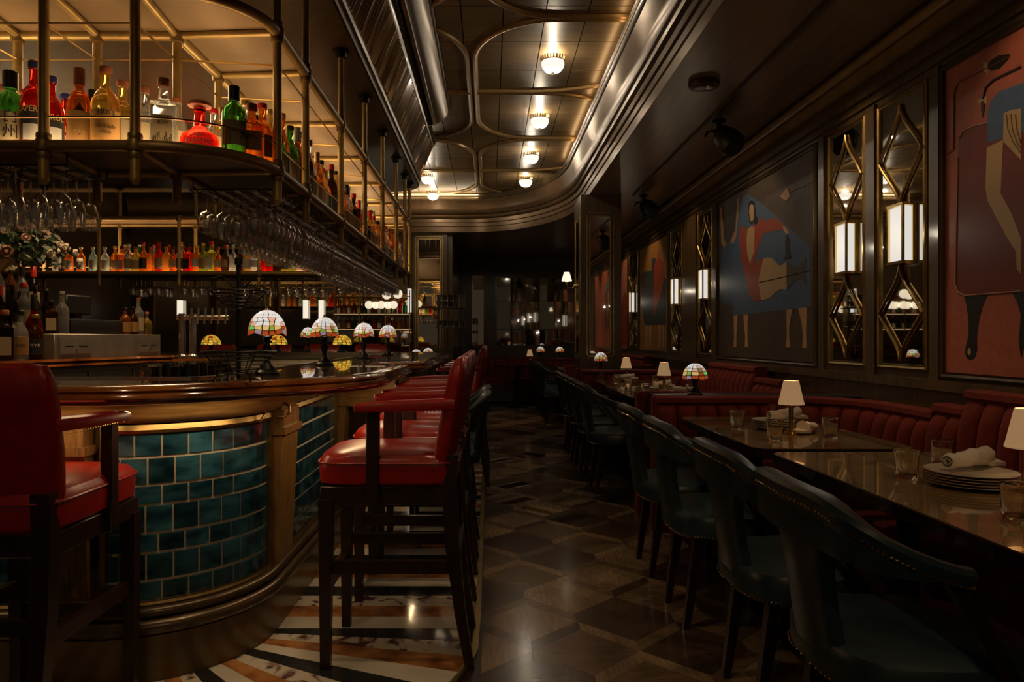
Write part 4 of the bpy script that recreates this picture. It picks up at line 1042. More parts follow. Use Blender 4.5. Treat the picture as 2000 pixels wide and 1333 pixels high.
# back bar bottles (unlit), front row, then steps
gK = 'dark bottles on the back bar'
bb = [(-.42, 'dark', 'round', .30, 'cap_black', None), (-.31, 'dark', 'wine', .31, 'cap_black', 'paper'), (-.20, 'dark', 'round', .27, 'cap_black', 'paper_black'), (-.09, 'brown', 'square', .27, 'cap_black', 'paper'), (-.005, 'green', 'wine', .30, 'cap_red', 'paper_tan')]
for row in range(3):
    for i in range(15):
        yl = -1.15+i*.105+row*.03
        xl = (-.10, -.27, -.42)[row]; z = 1.076
        if row == 0 and yl > -.06: continue
        if row > 0 and yl > -.06: continue
        if row == 2 and abs(yl+.10) < .09: continue
        g = rr.choice(['dark', 'brown', 'dark', 'green', 'clear', 'brown', 'amber']); s_ = rr.choice(['round', 'wine', 'tall', 'square', 'slim', 'bulge']); cc = rr.choice(caps_); H = round(rr.uniform(.26, .32), 2)
        lb = rr.choice(['paper', 'paper_white', 'paper_black', 'paper_tan', 'paper'])
        wx, wy, wz = BBp(xl, yl, z)
        o = bottle(wx, wy, wz, s_, .043, H, g, rr.choice(['short', 'tall']), cc, lb, lab=f'{CN[g]} bottle with {KN[cc]} top, {ORD[i]} from the left, {("front", "middle", "rear")[row]} row of back bar', group=gK, rz=.55, n=14)
        if row == 0 and i in (8, 9, 10):
            txt = ('WHISKEY', 'BOURBON', 'RYE')[i-8]
            if s_ != 'square': wtext(o, txt, .02, .043, .085, 'ink' if lb != 'paper_black' else 'ink_white', .05)
for row, (xl, z, n_) in enumerate(((-.585, 1.236, 14), (-.69, 1.376, 14))):
    for i in range(n_):
        yl = -.72+i*.093
        g = rr.choice(['clear', 'brown', 'dark', 'amber', 'clear', 'red']) ; s_ = rr.choice(['round', 'tall', 'bulge', 'slim', 'wine']); cc = rr.choice(caps_); H = round(rr.uniform(.30, .37), 2)
        wx, wy, wz = BBp(xl, yl, z)
        bottle(wx, wy, wz, s_, .041, H, g, rr.choice(['short', 'tall']), cc, rr.choice(labs_+[None, None]), lab=f'{CN[g]} bottle with {KN[cc]} top, {ORD[i]} from the left on the {("lower", "upper")[row]} rack step', group=gK, rz=.55, n=12)
for i, (yl, g, s_, H, lb, cc) in enumerate([(.06, 'brown', 'square', .21, 'paper', 'cap_black'), (.15, 'clear', 'wine', .27, None, 'cap_white'), (.72, 'orange', 'round', .19, 'paper_tan', 'cap_black'), (.80, 'brown', 'round', .20, 'paper_tan', 'cap_black'), (.86, 'clear', 'wine', .27, 'paper', 'cap_cork'), (.95, 'gold', 'bulge', .17, None, 'cap_cork')]):
    wx, wy, wz = BBp(-.14, yl, 1.231)
    bottle(wx, wy, wz, s_, .038, H, g, 'short', cc, lb, lab=f'{CN[g]} bottle with {KN[cc]} stopper standing on the cash box, {ORD[i]} from the left', group='bottles on the cash box', rz=.55)
wx, wy, wz = BBp(-.42, .42, 1.236+.0)
for i, (yl, g, s_, H) in enumerate([(.30, 'red', 'bulge', .42), (.42, 'brown', 'slim', .33), (.56, 'dark', 'wine', .33)]):
    wx, wy, wz = BBp(-.50, yl, 1.236)
    bottle(wx, wy, 1.076, s_, .055 if i == 0 else .04, H, g, 'tall', 'cap_black', 'paper' if i else None, lab=('large dark red round bottle behind the receipt machine', 'brown long-necked bottle beside the large red one', 'black wine bottle right of the large red bottle')[i], group=gK)

# flower arrangement -------------------------------------------------------------
t = thing('flower_arrangement', 'white and blush roses with dark foliage in a gold bowl above the back bar', 'flowers', BBp(-.40, -.10, 1.50))
MB().tube([(0, 0, -.424), (0, 0, .10)], .012, 10).lathe([(.06, -.424), (.06, -.41), (.015, -.40)], 16).obj('stand', 'brass_aged', t)
MB().lathe([(.02, .10), (.04, .11), (.08, .15), (.105, .20), (.10, .20), (.075, .155), (.02, .115)], 20, cap=False).obj('gold_bowl', 'brass_aged', t)
rf = random.Random(5); lm = MB()
for k in range(1100):
    a = rf.uniform(0, 2*PI); e = rf.uniform(-.3, 1.3); r = rf.uniform(.12, .36)
    c_ = Vector((math.cos(a)*math.cos(e)*r*1.15, math.sin(a)*math.cos(e)*r*1.15, .22+math.sin(e)*r*.62))
    d = Vector((rf.gauss(0, 1), rf.gauss(0, 1), rf.gauss(0, 1))).normalized(); u_ = d.orthogonal().normalized(); L = rf.uniform(.018, .036)
    lm.add([c_-d*L, c_+u_*L*.4+Vector((0, 0, .006)), c_+d*L, c_-u_*L*.4], [(0, 1, 2, 3)])
lm.obj('foliage', 'leaf', t)['kind'] = 'stuff'
rose = MB()
rose.lathe([(.0, 0), (.018, .003), (.028, .014), (.026, .024), (.019, .026)], 12, cap=False)
for k in range(9):
    a = k*2.4; r = .026-.002*k; c, s_ = math.cos(a), math.sin(a)
    rose.add([(c*r-s_*.014, s_*r+c*.014, .006), (c*r+s_*.014, s_*r-c*.014, .006), (c*r*1.15+s_*.012, s_*r*1.15-c*.012, .030), (c*r*1.2, s_*r*1.2, .034), (c*r*1.15-s_*.012, s_*r*1.15+c*.012, .030)], [(0, 1, 2, 3, 4)])
rose.lathe([(.008, .02), (.009, .031), (.0, .033)], 8)
rme = rose.mesh('rose', 'petal'); rme2 = rose.mesh('rose', 'petal_pink')
for k in range(64):
    a = rf.uniform(0, 2*PI); e = rf.uniform(-.35, 1.2); r = rf.uniform(.30, .38)
    d = Vector((math.cos(a)*math.cos(e), math.sin(a)*math.cos(e), math.sin(e)))
    o = link('rose', rme2 if k % 5 == 0 else rme, t, (d.x*r*1.15, d.y*r*1.15, .22+d.z*r*.62), tuple(d.to_track_quat('Z', 'Y').to_euler())); sc = rf.uniform(.65, 1.25); o.scale = (sc, sc, sc)

# fruit basket -----------------------------------------------------------------
t = thing('wire_fruit_basket', 'tall black two-tier wire basket stand on the front counter', 'basket', (-.875, 2.50, 1.05))
MB().tube([(0, 0, .012), (0, 0, .43)], .0075, 8).lathe([(0, .40), (.014, .41), (.014, .43), (0, .445)], 10).obj('pole', 'black_metal', t)
def wire_bowl(z0, h, r0, r1, nm):
    mb = MB()
    for k in range(6):
        f = k/5; r = r0+(r1-r0)*f**.8; z = z0+h*f
        mb.tube([(r*math.cos(2*PI*j/24), r*math.sin(2*PI*j/24), z) for j in range(24)], .0019 if k < 5 else .003, 5, closed=True)
    for j in range(8):
        a = 2*PI*j/8; mb.tube([(0, 0, z0)]+[((r0+(r1-r0)*(f/5)**.8)*math.cos(a), (r0+(r1-r0)*(f/5)**.8)*math.sin(a), z0+h*f/5) for f in range(6)], .0022, 5)
    mb.obj(nm, 'black_metal', t)
wire_bowl(.03, .075, .055, .125, 'lower_basket'); wire_bowl(.255, .06, .03, .10, 'upper_basket')
for j in range(4):
    a = PI/4+PI/2*j; MB().tube([(.06*math.cos(a), .06*math.sin(a), .035), (.085*math.cos(a), .085*math.sin(a), .02), (.09*math.cos(a), .09*math.sin(a), .002)], .003, 5).obj('foot', 'black_metal', t)
MB().tube([(0, 0, .27), (.02, 0, .33), (.06, 0, .37), (.09, 0, .36)], .003, 5).tube([(0, 0, .27), (-.02, 0, .33), (-.06, 0, .37), (-.09, 0, .36)], .003, 5).obj('curled_wire', 'black_metal', t)

# stained glass lamps -------------------------------------------------------------
GM = {}
for k, c, e in (('white', (.88, .87, .86), .60), ('cream', (.90, .62, .22), .55), ('pink', (.90, .50, .36), .58), ('orange', (.60, .10, .018), .42), ('green', (.32, .48, .08), .5), ('bright green', (.1, .70, .12), .65), ('olive', (.40, .36, .08), .4),
                ('yellow', (.95, .58, .06), .6), ('deep yellow', (.80, .40, .02), .5), ('ruby', (.45, .02, .01), .5), ('lilac', (.55, .45, .6), .35)):
    GM[k] = mat('stained_'+k.replace(' ', '_'), c, .15, emis=c, es=e, sample=False)
def dome_pt(a, f, R, Hh, sc=0):   # f 0 top .. 1 rim
    th = .16+f*(PI/2-.16)
    r = R*math.sin(th)**.95; z = Hh*math.cos(th)
    return Vector((r*math.cos(a), r*math.sin(a), z))
def tiffany(kind='white', R=.078, Hh=.105, stem=.165, base_r=.05):
    t = thing('stained_glass_lamp', '', 'lamp')
    Z = stem
    MB().lathe([(base_r, 0), (base_r, .008), (base_r*.9, .014), (base_r*.66, .02), (base_r*.62, .028), (base_r*.34, .045), (base_r*.24, .055), (base_r*.22, .07), (base_r*.36, .085), (base_r*.40, .105), (base_r*.30, stem-.045), (base_r*.20, stem-.035), (base_r*.36, stem-.03), (base_r*.36, stem-.024), (base_r*.2, stem-.02), (base_r*.42, stem-.012), (base_r*.42, stem-.006), (.006, stem), (.006, stem+Hh)], 18).obj('lamp_base', 'black_metal', t)
    MB().lathe([(R*.17, Z+Hh*.985-.004), (R*.15, Z+Hh*.985+.004), (.006, Z+Hh+.008), (.006, Z+Hh+.014), (0, Z+Hh+.016)], 12).obj('finial', 'brass_aged', t)
    # dark lead dome just under the panes
    rows = [0, .22, .42, .60, .76, .88, 1.0]; n = 14
    mb = MB(); nn = 28
    fs = [0, .15, .3, .45, .6, .75, .9, .985]
    rings = [[tuple(dome_pt(2*PI*k/nn, f, R-.0014, Hh-.0014)+Vector((0, 0, Z))) for k in range(nn)] for f in fs]
    mb.loft(rings, cap=False); sh = mb.obj('lead_dome', 'black_metal', t)
    rp = random.Random(3)
    fine = kind == 'white' and stem > .14
    n = 16 if fine else 12
    rows = [0, .16, .31, .46, .60, .73, .86, 1.0] if fine else [0, .22, .44, .64, .82, 1.0]
    R_ = len(rows)-1
    def node(i, j):
        j = j % n; q = random.Random(i*97+j*13+5); a = 2*PI*j/n; f = rows[i]
        if 1 < i < R_:
            a += q.uniform(-.30, .30)*2*PI/n*(1 if i > 2 else .4); f += q.uniform(-.025, .025)
        if i >= R_-1: f += .035*math.sin(a*4)+(.0 if i == R_ else .01*math.sin(a*8))
        return a, f
    for i in range(R_):
        for j in range(n):
            c4 = [node(i, j), node(i, j+1), node(i+1, j+1), node(i+1, j)]
            if j+1 == n: c4[1] = (c4[1][0]+2*PI, c4[1][1]); c4[2] = (c4[2][0]+2*PI, c4[2][1])
            if kind == 'white':
                if i < R_-4: c = 'white'
                elif i == R_-4: c = 'pink' if j % 4 == 1 else 'white'
                elif i == R_-3: c = ['white', 'pink', 'olive', 'pink', 'white', 'white', 'cream'][j % 7]
                elif i == R_-2: c = ['cream', 'green', 'cream', 'orange', 'bright green', 'cream'][j % 6]
                else: c = 'orange' if j % 4 != 3 else 'lilac'
            else:
                c = ['yellow', 'yellow', 'deep yellow'][(i+j) % 3]
                if i in (1, 2) and (j+2*i) % 5 == 1: c = 'ruby'
                if i == R_-1 and j % 3 == 1: c = 'olive'
            ca = sum(p[0] for p in c4)/4; cf = sum(p[1] for p in c4)/4
            k_ = .84 if fine else .82
            q = [(ca+(a-ca)*k_, cf+(f-cf)*(k_-.02)) for a, f in c4]
            sh_ = 1.006
            m0 = ((q[0][0]+q[1][0])/2, (q[0][1]+q[1][1])/2); m1 = ((q[2][0]+q[3][0])/2, (q[2][1]+q[3][1])/2)
            vv = []
            for a_, f_ in (q[0], m0, q[1], q[2], m1, q[3]):
                p = dome_pt(a_, f_, R*sh_, Hh*sh_); p.z += Z; vv.append(p)
            ctr = Vector((0, 0, Z)); inn = [p+(ctr-p).normalized()*.0026 for p in vv]
            MB().add(vv+inn, [(0, 5, 4, 1), (1, 4, 3, 2), (0, 1, 7, 6), (1, 2, 8, 7), (2, 3, 9, 8), (3, 4, 10, 9), (4, 5, 11, 10), (5, 0, 6, 11)]).obj('glass_pane', GM[c], sh)
    return t
tw = tiffany('white'); ty = tiffany('yellow', .10, .105, .085, .055)
tws = tiffany('white', .078, .10, .105, .05)
gl = 'stained glass lamps on the bar and ledges'
def put_lamp(proto, x, y, z, lab, first=[set()]):
    if id(proto) not in first[0]:
        first[0].add(id(proto)); o = proto; o.location = (x, y, z); o['label'] = lab; o['group'] = gl
    else: o = place(proto, (x, y, z), random.uniform(0, 6), lab, gl)
    l = light('POINT', 'lamp_bulb', (x, y, z+(.20 if proto is tw else (.12 if proto is ty else .14))), .45, (1, .8, .55), size=.012)
    return o
put_lamp(tw, -.93, 3.0, 1.05, 'white and pink stained glass lamp, nearest on the bar behind the basket')
put_lamp(tw, -.93, 4.04, 1.05, 'white and pink stained glass lamp, second nearest on the right counter')
put_lamp(tw, -.955, 5.45, 1.05, 'white stained glass lamp, third along the right counter')
put_lamp(tw, -.90, 6.35, 1.05, 'white stained glass lamp, fourth and farthest along the right counter')
put_lamp(tw, -1.93, 7.62, 1.05, 'small white stained glass lamp on the rear counter between yellow ones')
put_lamp(ty, -2.97, 7.65, 1.05, 'yellow stained glass lamp with red flowers, leftmost on rear counter')
put_lamp(ty, -2.26, 7.65, 1.05, 'yellow stained glass lamp with red flowers, middle of rear counter')
put_lamp(ty, -1.57, 7.65, 1.05, 'yellow stained glass lamp with red flowers, right end of rear counter')
# ================================================================== SEATING
def make_stool():
    t = thing('bar_stool', '', 'bar stool')
    for sx in (-1, 1):
        MB().hexa([(sx*.19-.016, .215, 0), (sx*.19+.016, .215, 0), (sx*.19+.016, .25, 0), (sx*.19-.016, .25, 0)], [(sx*.188-.024, .205, .62), (sx*.188+.024, .205, .62), (sx*.188+.024, .255, .62), (sx*.188-.024, .255, .62)]).obj('leg', 'dark_wood', t)
        rings = []
        for z, y in ((0, -.29), (.2, -.255), (.45, -.225), (.66, -.215), (.78, -.22)):
            h = .016+.010*min(1, z/.5); rings.append([(sx*.18-h, y-h, z), (sx*.18+h, y-h, z), (sx*.18+h, y+h, z), (sx*.18-h, y+h, z)])
        MB().loft(rings, smooth=False).obj('leg', 'dark_wood', t)
        MB().box(sx*.185-.012, sx*.185+.012, -.235, .22, .35, .395).obj('stretcher', 'dark_wood', t)
        MB().rbox(sx*.208-.018, sx*.208+.018, .035, .082, .60, .945, .004, 1).obj('arm_post', 'dark_wood', t)
        # padded arm
        rings = []
        for y, z, w_, h, dx in ((.125, .951, .010, .008, .012), (.118, .952, .024, .016, .012), (.09, .953, .030, .019, .010), (-.0, .957, .030, .021, .004), (-.1, .96, .027, .021, .0), (-.18, .963, .026, .022, -.006), (-.235, .965, .024, .022, -.012)):
            rings.append([(sx*(.212+dx)+a*w_, y, z+b*h) for a, b in ((1, 0), (.85, .7), (.4, 1), (-.4, 1), (-.85, .7), (-1, 0), (-.9, -.8), (0, -.95), (.9, -.8))])
        ar = MB().loft(rings).obj('armrest', 'red_leather', t)
        mb = MB()
        for k in range(26):
            y = .115-k*.0132
            for s2 in (1, -1): mb.lathe([(0, .0025), (.0025, .002), (.0036, 0)], 5).v and None
        mb = MB()
        for k in range(26):
            y = .112-k*.0132
            for s2 in (1, -1):
                x = sx*(.212+(.012 if y > .05 else .004))+s2*.0285
                mb.add([(x+s2*.0032, y, .941), (x, y-.0032, .941), (x, y, .9442), (x, y+.0032, .941), (x, y, .9378)], [(0, 2, 1), (0, 3, 2), (0, 4, 3), (0, 1, 4)])
        mb.obj('nailheads', 'brass_bright', ar)['kind'] = 'stuff'
    MB().box(-.17, .17, .225, .25, .27, .315).obj('footrest', 'dark_wood', t)
    MB().box(-.17, .17, .222, .253, .315, .32).obj('footrest_plate', 'brass_aged', t)
    MB().box(-.165, .165, -.255, -.23, .40, .44).obj('stretcher', 'dark_wood', t)
    MB().rbox(-.205, .205, -.225, .252, .60, .668, .005, 1).obj('apron', 'dark_wood', t)
    rings = [se(.195, .235, 28, 8, 0, .01, .666), se(.212, .252, 28, 8, 0, .01, .68), se(.215, .256, 28, 8, 0, .01, .73), se(.213, .254, 28, 7, 0, .01, .762), se(.204, .245, 28, 6, 0, .01, .778), se(.17, .21, 28, 5, 0, .01, .789), se(.09, .12, 28, 3, 0, .01, .796), se(.01, .01, 28, 2, 0, .01, .797)]
    sc = MB().loft(rings).obj('seat', 'red_leather', t)
    for z, s_ in ((.752, 1.0), ):
        MB().tube([(x, y, z) for x, y, _ in se(.217, .258, 28, 8, 0, .01)], .0035, 5, closed=True).obj('seat_piping', 'red_leather', sc)
    rings = []
    for i in range(13):
        f = i/12; z = .67+f*.455; yc = -.185-.075*f**1.2; hw = .198+.014*math.sin(f*PI*.9)+.012*f; th = .044-.006*f
        if i == 12: hw *= .94; th *= .55
        ring = []
        for (a, b, _) in se(1, 1, 28, 5):
            bow = .018*(a*a); ring.append((a*hw, yc+b*th*(1-.18*a*a)+bow*.6, z+(f**3)*(.020*math.cos(a*PI*1.35)+.006)+(f**8)*.006*math.cos(a*PI*6)))
        rings.append(ring)
    rings.append([(x*.8, (y+.262)*.35-.262+.002, z+.007) for x, y, z in rings[-1]])
    MB().loft(rings).obj('backrest', 'red_leather', t)
    mb = MB()
    for sx in (-1, 1): mb.tube([(sx*.205, -.185-.075*(i/8)**1.2+.012, .70+i/8*.41) for i in range(9)], .006, 6)
    mb.obj('back_piping', 'red_leather', t)
    return t
st = make_stool(); gS = 'red leather bar stools round the bar'
st.location = (-.36, 2.785, 0); st.rotation_euler = (0, 0, PI/2); st['label'] = 'red leather bar stool with dark legs nearest the aisle, full side view'; st['group'] = gS
place(st, (-.36, 3.45, 0), PI/2, 'red leather bar stool directly behind the nearest aisle stool', gS)
place(st, (-.36, 4.08, 0), PI/2, 'red leather bar stool, third along the aisle side of the counter', gS)
for i, y in enumerate((5.98, 6.62, 7.24)): place(st, (-.30, y, 0), PI/2, f'red leather bar stool at the far section of counter, {ORD[i]} from the front', gS)
place(st, (-1.392, 2.175, 0), 0, 'red leather bar stool at bottom left seen from behind', gS)
for i, x in enumerate((-3.35, -2.66, -2.42+.35, -1.45)): place(st, (x, 8.62, 0), PI, f'red bar stool behind the rear counter, {ORD[i]} from the left', gS)

def make_chair():
    t = thing('blue_armchair', '', 'chair')
    # seat shell, superellipse
    rings = [se(.245, .235, 28, 3, .01, 0, .385), se(.258, .25, 28, 3, .01, 0, .40), se(.26, .252, 28, 3, .01, 0, .455), se(.25, .242, 28, 3, .01, 0, .478), se(.20, .20, 28, 2.6, .02, 0, .492), se(.10, .10, 28, 2.2, .02, 0, .498), se(.01, .01, 28, 2, .02, 0, .499)]
    s_ = MB().loft(rings).obj('seat', 'blue_leather', t)
    def nails(pts, r, name, par):
        mb = MB(); P = Path([(i, 0) for i in range(2)])
        for p, nn in pts:
            p = Vector(p); nn = Vector(nn).normalized(); u_ = nn.orthogonal().normalized(); v_ = nn.cross(u_)
            c = [p+u_*r, p+v_*r, p-u_*r, p-v_*r, p+nn*r*.8]; mb.add(c, [(0, 1, 4), (1, 2, 4), (2, 3, 4), (3, 0, 4)], True)
        o = mb.obj(name, 'brass_bright', par); o['kind'] = 'stuff'
    pts = []
    for x, y, _ in se(.2595, .2515, 96, 3, .01, 0): pts.append(((x, y, .40), (x-.02, y, 0)))
    nails(pts, .0050, 'seat_nailheads', s_)
    # wrap-around crest and arms: path from one arm tip round the back to the other
    half = [(-.03, .285, .720, .030), (-.06, .288, .726, .036), (-.10, .288, .738, .046), (-.15, .284, .757, .060), (-.20, .272, .782, .080), (-.24, .250, .812, .100), (-.268, .215, .838, .118), (-.282, .165, .852, .125), (-.290, .09, .855, .130), (-.293, 0, .855, .132)]
    full = half+[(x, -y, z, h) for x, y, z, h in half[::-1][1:]]
    rings = []; nl = []; n = len(full)
    for i, (x, y, z, h) in enumerate(full):
        a = Vector(full[max(i-1, 0)][:2]); b = Vector(full[min(i+1, n-1)][:2]); d = (b-a).normalized(); nr_ = Vector((d.y, -d.x))
        c = Vector((x, y)); 
        if nr_.dot(c-Vector((.05, 0))) < 0: nr_ = -nr_
        tk = .021 if 2 < i < n-3 else .017
        if i in (0, n-1): tk = .010; h *= .7
        # outward-rolled top
        prof = [(tk, -h), (tk+.004, -h*.5), (tk+.003, -.045), (tk+.010, -.030), (tk+.012, -.014), (tk+.004, -.002), (0, .0), (-tk, -.006), (-tk-.003, -.03), (-tk, -h*.6), (-tk, -h)]
        rings.append([(c.x+nr_.x*o, c.y+nr_.y*o, z+q) for o, q in prof])
        if 0 < i: 
            pa = full[i-1]
            for k in range(5):
                f = k/5; X = pa[0]+(x-pa[0])*f; Y = pa[1]+(y-pa[1])*f; Zz = pa[2]+(z-pa[2])*f
                nl.append(((X+nr_.x*(tk+.0078), Y+nr_.y*(tk+.0078), Zz-.040), (nr_.x, nr_.y, 0)))
    cr_ = MB().loft(rings).obj('crest_and_arms', 'blue_leather', t); nails(nl, .0052, 'nailheads', cr_)
    # back splat
    rings = []
    for z, x, hw, tk in ((.39, -.228, .125, .018), (.46, -.238, .115, .020), (.55, -.252, .108, .020), (.65, -.270, .115, .020), (.73, -.286, .135, .019), (.77, -.290, .15, .015)):
        rings.append([(x+b*tk+.035*a*a*(hw/.13)**2, a*hw, z) for a, b, _ in se(1, 1, 20, 5)])
    MB().loft(rings).obj('back_panel', 'blue_leather', t)
    for sy in (-1, 1):
        MB().hexa([(.10, sy*.235-.016, .40), (.145, sy*.235-.016, .40), (.145, sy*.235+.016, .40), (.10, sy*.235+.016, .40)], [(-.09, sy*.287-.013, .695), (-.05, sy*.287-.013, .695), (-.05, sy*.287+.013, .695), (-.09, sy*.287+.013, .695)]).obj('arm_support', 'dark_wood', t)
        MB().hexa([(.175, sy*.17-.013, 0), (.2, sy*.17-.013, 0), (.2, sy*.17+.013, 0), (.175, sy*.17+.013, 0)], [(.155, sy*.165-.02, .39), (.2, sy*.165-.02, .39), (.2, sy*.165+.02, .39), (.155, sy*.165+.02, .39)]).obj('leg', 'dark_wood', t)
        MB().hexa([(-.215, sy*.15-.013, 0), (-.19, sy*.15-.013, 0), (-.19, sy*.15+.013, 0), (-.215, sy*.15+.013, 0)], [(-.17, sy*.15-.02, .39), (-.125, sy*.15-.02, .39), (-.125, sy*.15+.02, .39), (-.17, sy*.15+.02, .39)]).obj('leg', 'dark_wood', t)
    return t
ch = make_chair(); gC = 'blue leather armchairs along the dining tables'
CH = [(1.04, 1.79, 'nearest blue leather armchair with brass nailheads, bottom right'), (1.035, 2.38, 'blue leather armchair, second from the front at the near table'),
      (1.01, 3.10, 'blue leather armchair, third from the front, at the second table'), (1.01, 3.74, 'blue leather armchair, fourth from the front, beside the booth divider'),
      (1.02, 5.65, 'blue leather armchair beyond the booth divider, first of four'), (1.02, 6.30, 'blue leather armchair beyond the booth divider, second of four'),
      (1.02, 6.98, 'blue leather armchair beyond the booth divider, third of four'), (1.02, 7.62, 'blue leather armchair beyond the booth divider, farthest of four')]
for i, (x, y, lab) in enumerate(CH):
    if i == 0: ch.location = (x, y, 0); ch['label'] = lab; ch['group'] = gC
    else: place(ch, (x, y, 0), 0, lab, gC)
for i, (x, y) in enumerate(((1.0, 10.2), (1.0, 10.85), (1.0, 11.6), (1.0, 12.3))): place(ch, (x, y, 0), 0, f'dark blue armchair past the mirrored column, {ORD[i]} of four', gC)

place(ch, (-.31, 4.76, 0), PI, 'blue leather armchair on the bar side of the aisle behind the stools, nearer one', gC)
place(ch, (-.31, 5.34, 0), PI, 'blue leather armchair on the bar side of the aisle behind the stools, farther one', gC)
# tables ---------------------------------------------------------------------
def table(x0, x1, y0, y1, lab, rc=.06):
    cx, cy = (x0+x1)/2, (y0+y1)/2; t = thing('dining_table', lab, 'table', (cx, cy, 0), group='bronze-topped dining tables')
    a, b = (x1-x0)/2, (y1-y0)/2
    o = rpath([(0, -b, 0), (a, -b, rc), (a, b, rc), (-a, b, rc), (-a, -b, rc), (0, -b, 0)], 5)[:-1]
    MB().prism(o, .712, .748).obj('table_edge', 'table_edge', t)
    k = [(x*.985, y*.992) for x, y in o]
    MB().prism(k, .7481, .7505).obj('table_top', 'table_top', t)
    for s_ in (-.5, .5):
        MB().lathe([(.22, 0), (.22, .012), (.20, .02), (.04, .035), (.035, .06), (.035, .66), (.06, .70), (.18, .711)], 20, (0, b*s_, 0)).obj('pedestal', 'black_metal', t)
table(1.11, 1.80, 1.42, 2.85, 'bronze-topped dining table nearest the camera at right')
table(1.085, 1.76, 2.93, 4.13, 'bronze-topped dining table between the near one and the booth divider')
table(1.09, 1.78, 5.42, 6.80, 'bronze-topped dining table just beyond the booth divider')
table(1.12, 1.79, 6.88, 7.93, 'bronze-topped dining table in front of the mirrored column')
table(1.05, 1.75, 9.9, 11.2, 'dark dining table past the mirrored column')
table(1.05, 1.75, 11.3, 12.6, 'dark dining table at the far end of the right side')
table(.15, .85, 12.45, 13.0, 'dark table in front of the far booth at the end of the aisle')
def table_lamp(x, y, lab, first=[None]):
    g = 'small brass table lamps with cream shades'
    if first[0] is None:
        t = thing('table_lamp', lab, 'lamp', (x, y, .751), group=g); first[0] = t
        MB().lathe([(.034, 0), (.036, .004), (.034, .010), (.026, .013), (.026, .018), (.0, .019)], 20).obj('base', 'brass_bright', t)
        MB().tube([(0, 0, .015), (0, 0, .155)], .0115, 14).obj('stem', 'brass_bright', t)
        MB().lathe([(.058, .140), (.034, .250), (.032, .250), (.056, .141)], 28, cap=False).obj('shade', 'lampshade', t)
        MB().lathe([(.0585, .138), (.0585, .144), (.056, .144), (.056, .138)], 28, cap=False).obj('shade_trim', 'lampshade', t)
        MB().lathe([(.010, .15), (.014, .16), (.012, .185), (0, .195)], 12).obj('bulb', mat('warm_bulb', (.9, .8, .6), .4, emis=(1, .7, .4), es=3, sample=False), t)
    else: t = place(first[0], (x, y, .751), 0, lab, g)
    light('POINT', 'table_lamp_bulb', (x, y, .751+.20), .55, (1, .66, .36), size=.012)
table_lamp(1.427, 3.39, 'cream-shaded brass table lamp on the second dining table')
table_lamp(1.535, 2.04, 'cream-shaded brass table lamp on the nearest table, cut by the right edge')
table_lamp(1.476, 6.06, 'cream-shaded brass table lamp on the table beyond the divider')
table_lamp(1.45, 7.60, 'cream-shaded brass table lamp nearest the mirrored column')
table_lamp(.72, 12.8, 'tiny cream-shaded lamp at the far end of the aisle')
tb = None
rk = [(.0, .013), (.027, .013), (.029, .03), (.034, .078), (.038, .090), (.0396, .090), (.0396, .088), (.036, .076), (.033, .03), (.034, .012), (.030, 0), (0, 0)]
def rocks_mesh(name):
    n = 16; rings = []
    for r, z in rk[::-1]:
        rings.append([(r*(1+(.03 if k % 2 and .01 < z < .06 else 0))*math.cos(2*PI*k/n+z*6), r*(1+(.03 if k % 2 and .01 < z < .06 else 0))*math.sin(2*PI*k/n+z*6), z) for k in range(n)])
    return MB().loft(rings, cap=False).mesh(name, 'rocks_glass')
rm = rocks_mesh('rocks_glass')
GP = [(1.345, 2.31, 'rocks glass on the nearest table, left of the plates'), (1.61, 2.55, 'rocks glass on the nearest table, behind the plates by the bench'), (1.31, 1.78, 'rocks glass on the nearest table, in front of the plates at right edge'),
      (1.238, 3.58, 'rocks glass on the second table, leftmost'), (1.56, 3.92, 'rocks glass behind the napkins on the second table'), (1.262, 3.17, 'rocks glass on the second table in front of the plates'), (1.55, 3.26, 'rocks glass on the second table, rightmost'),
      (1.22, 7.75, 'rocks glass on the column table, far left'), (1.28, 7.2, 'rocks glass on the column table, near left'), (1.62, 7.0, 'rocks glass on the column table, right'),
      (1.25, 5.75, 'rocks glass on the third table, near left corner'), (1.22, 6.3, 'rocks glass on the third table, left middle'), (1.60, 5.70, 'rocks glass on the third table, near right'), (1.62, 6.45, 'rocks glass on the third table, by the bench'), (1.36, 5.60, 'rocks glass on the third table, beside the napkin')]
for x, y, lab in GP: link('rocks_glass', rm, None, (x, y, .7507), random.random(), label=lab, cat='glass', group='rocks glasses on the dining tables')
pm = MB().lathe([(0, .003), (.075, .003), (.082, .005), (.122, .0125), (.125, .0135), (.125, .0115), (.08, 0), (0, 0)][::-1], 36, cap=False).mesh('plate', 'plate')
PLW = ['lowest', 'second lowest', 'third lowest', 'fourth lowest', 'top']
def plates(x, y, n, where, s=1.0):
    for k in range(n):
        o = link('plate', pm, None, (x, y, .751+k*.0085), None, label=f'white plate, {"top" if k == n-1 else PLW[k]} of the stack on the {where}', cat='plate', group='stacked white plates'); o.scale = (s, s, 1)
plates(1.47, 2.19, 5, 'nearest table'); plates(1.415, 3.57, 5, 'second table', .84); plates(1.42, 6.2, 3, 'third table', .84); plates(1.40, 7.55, 3, 'column table', .84)
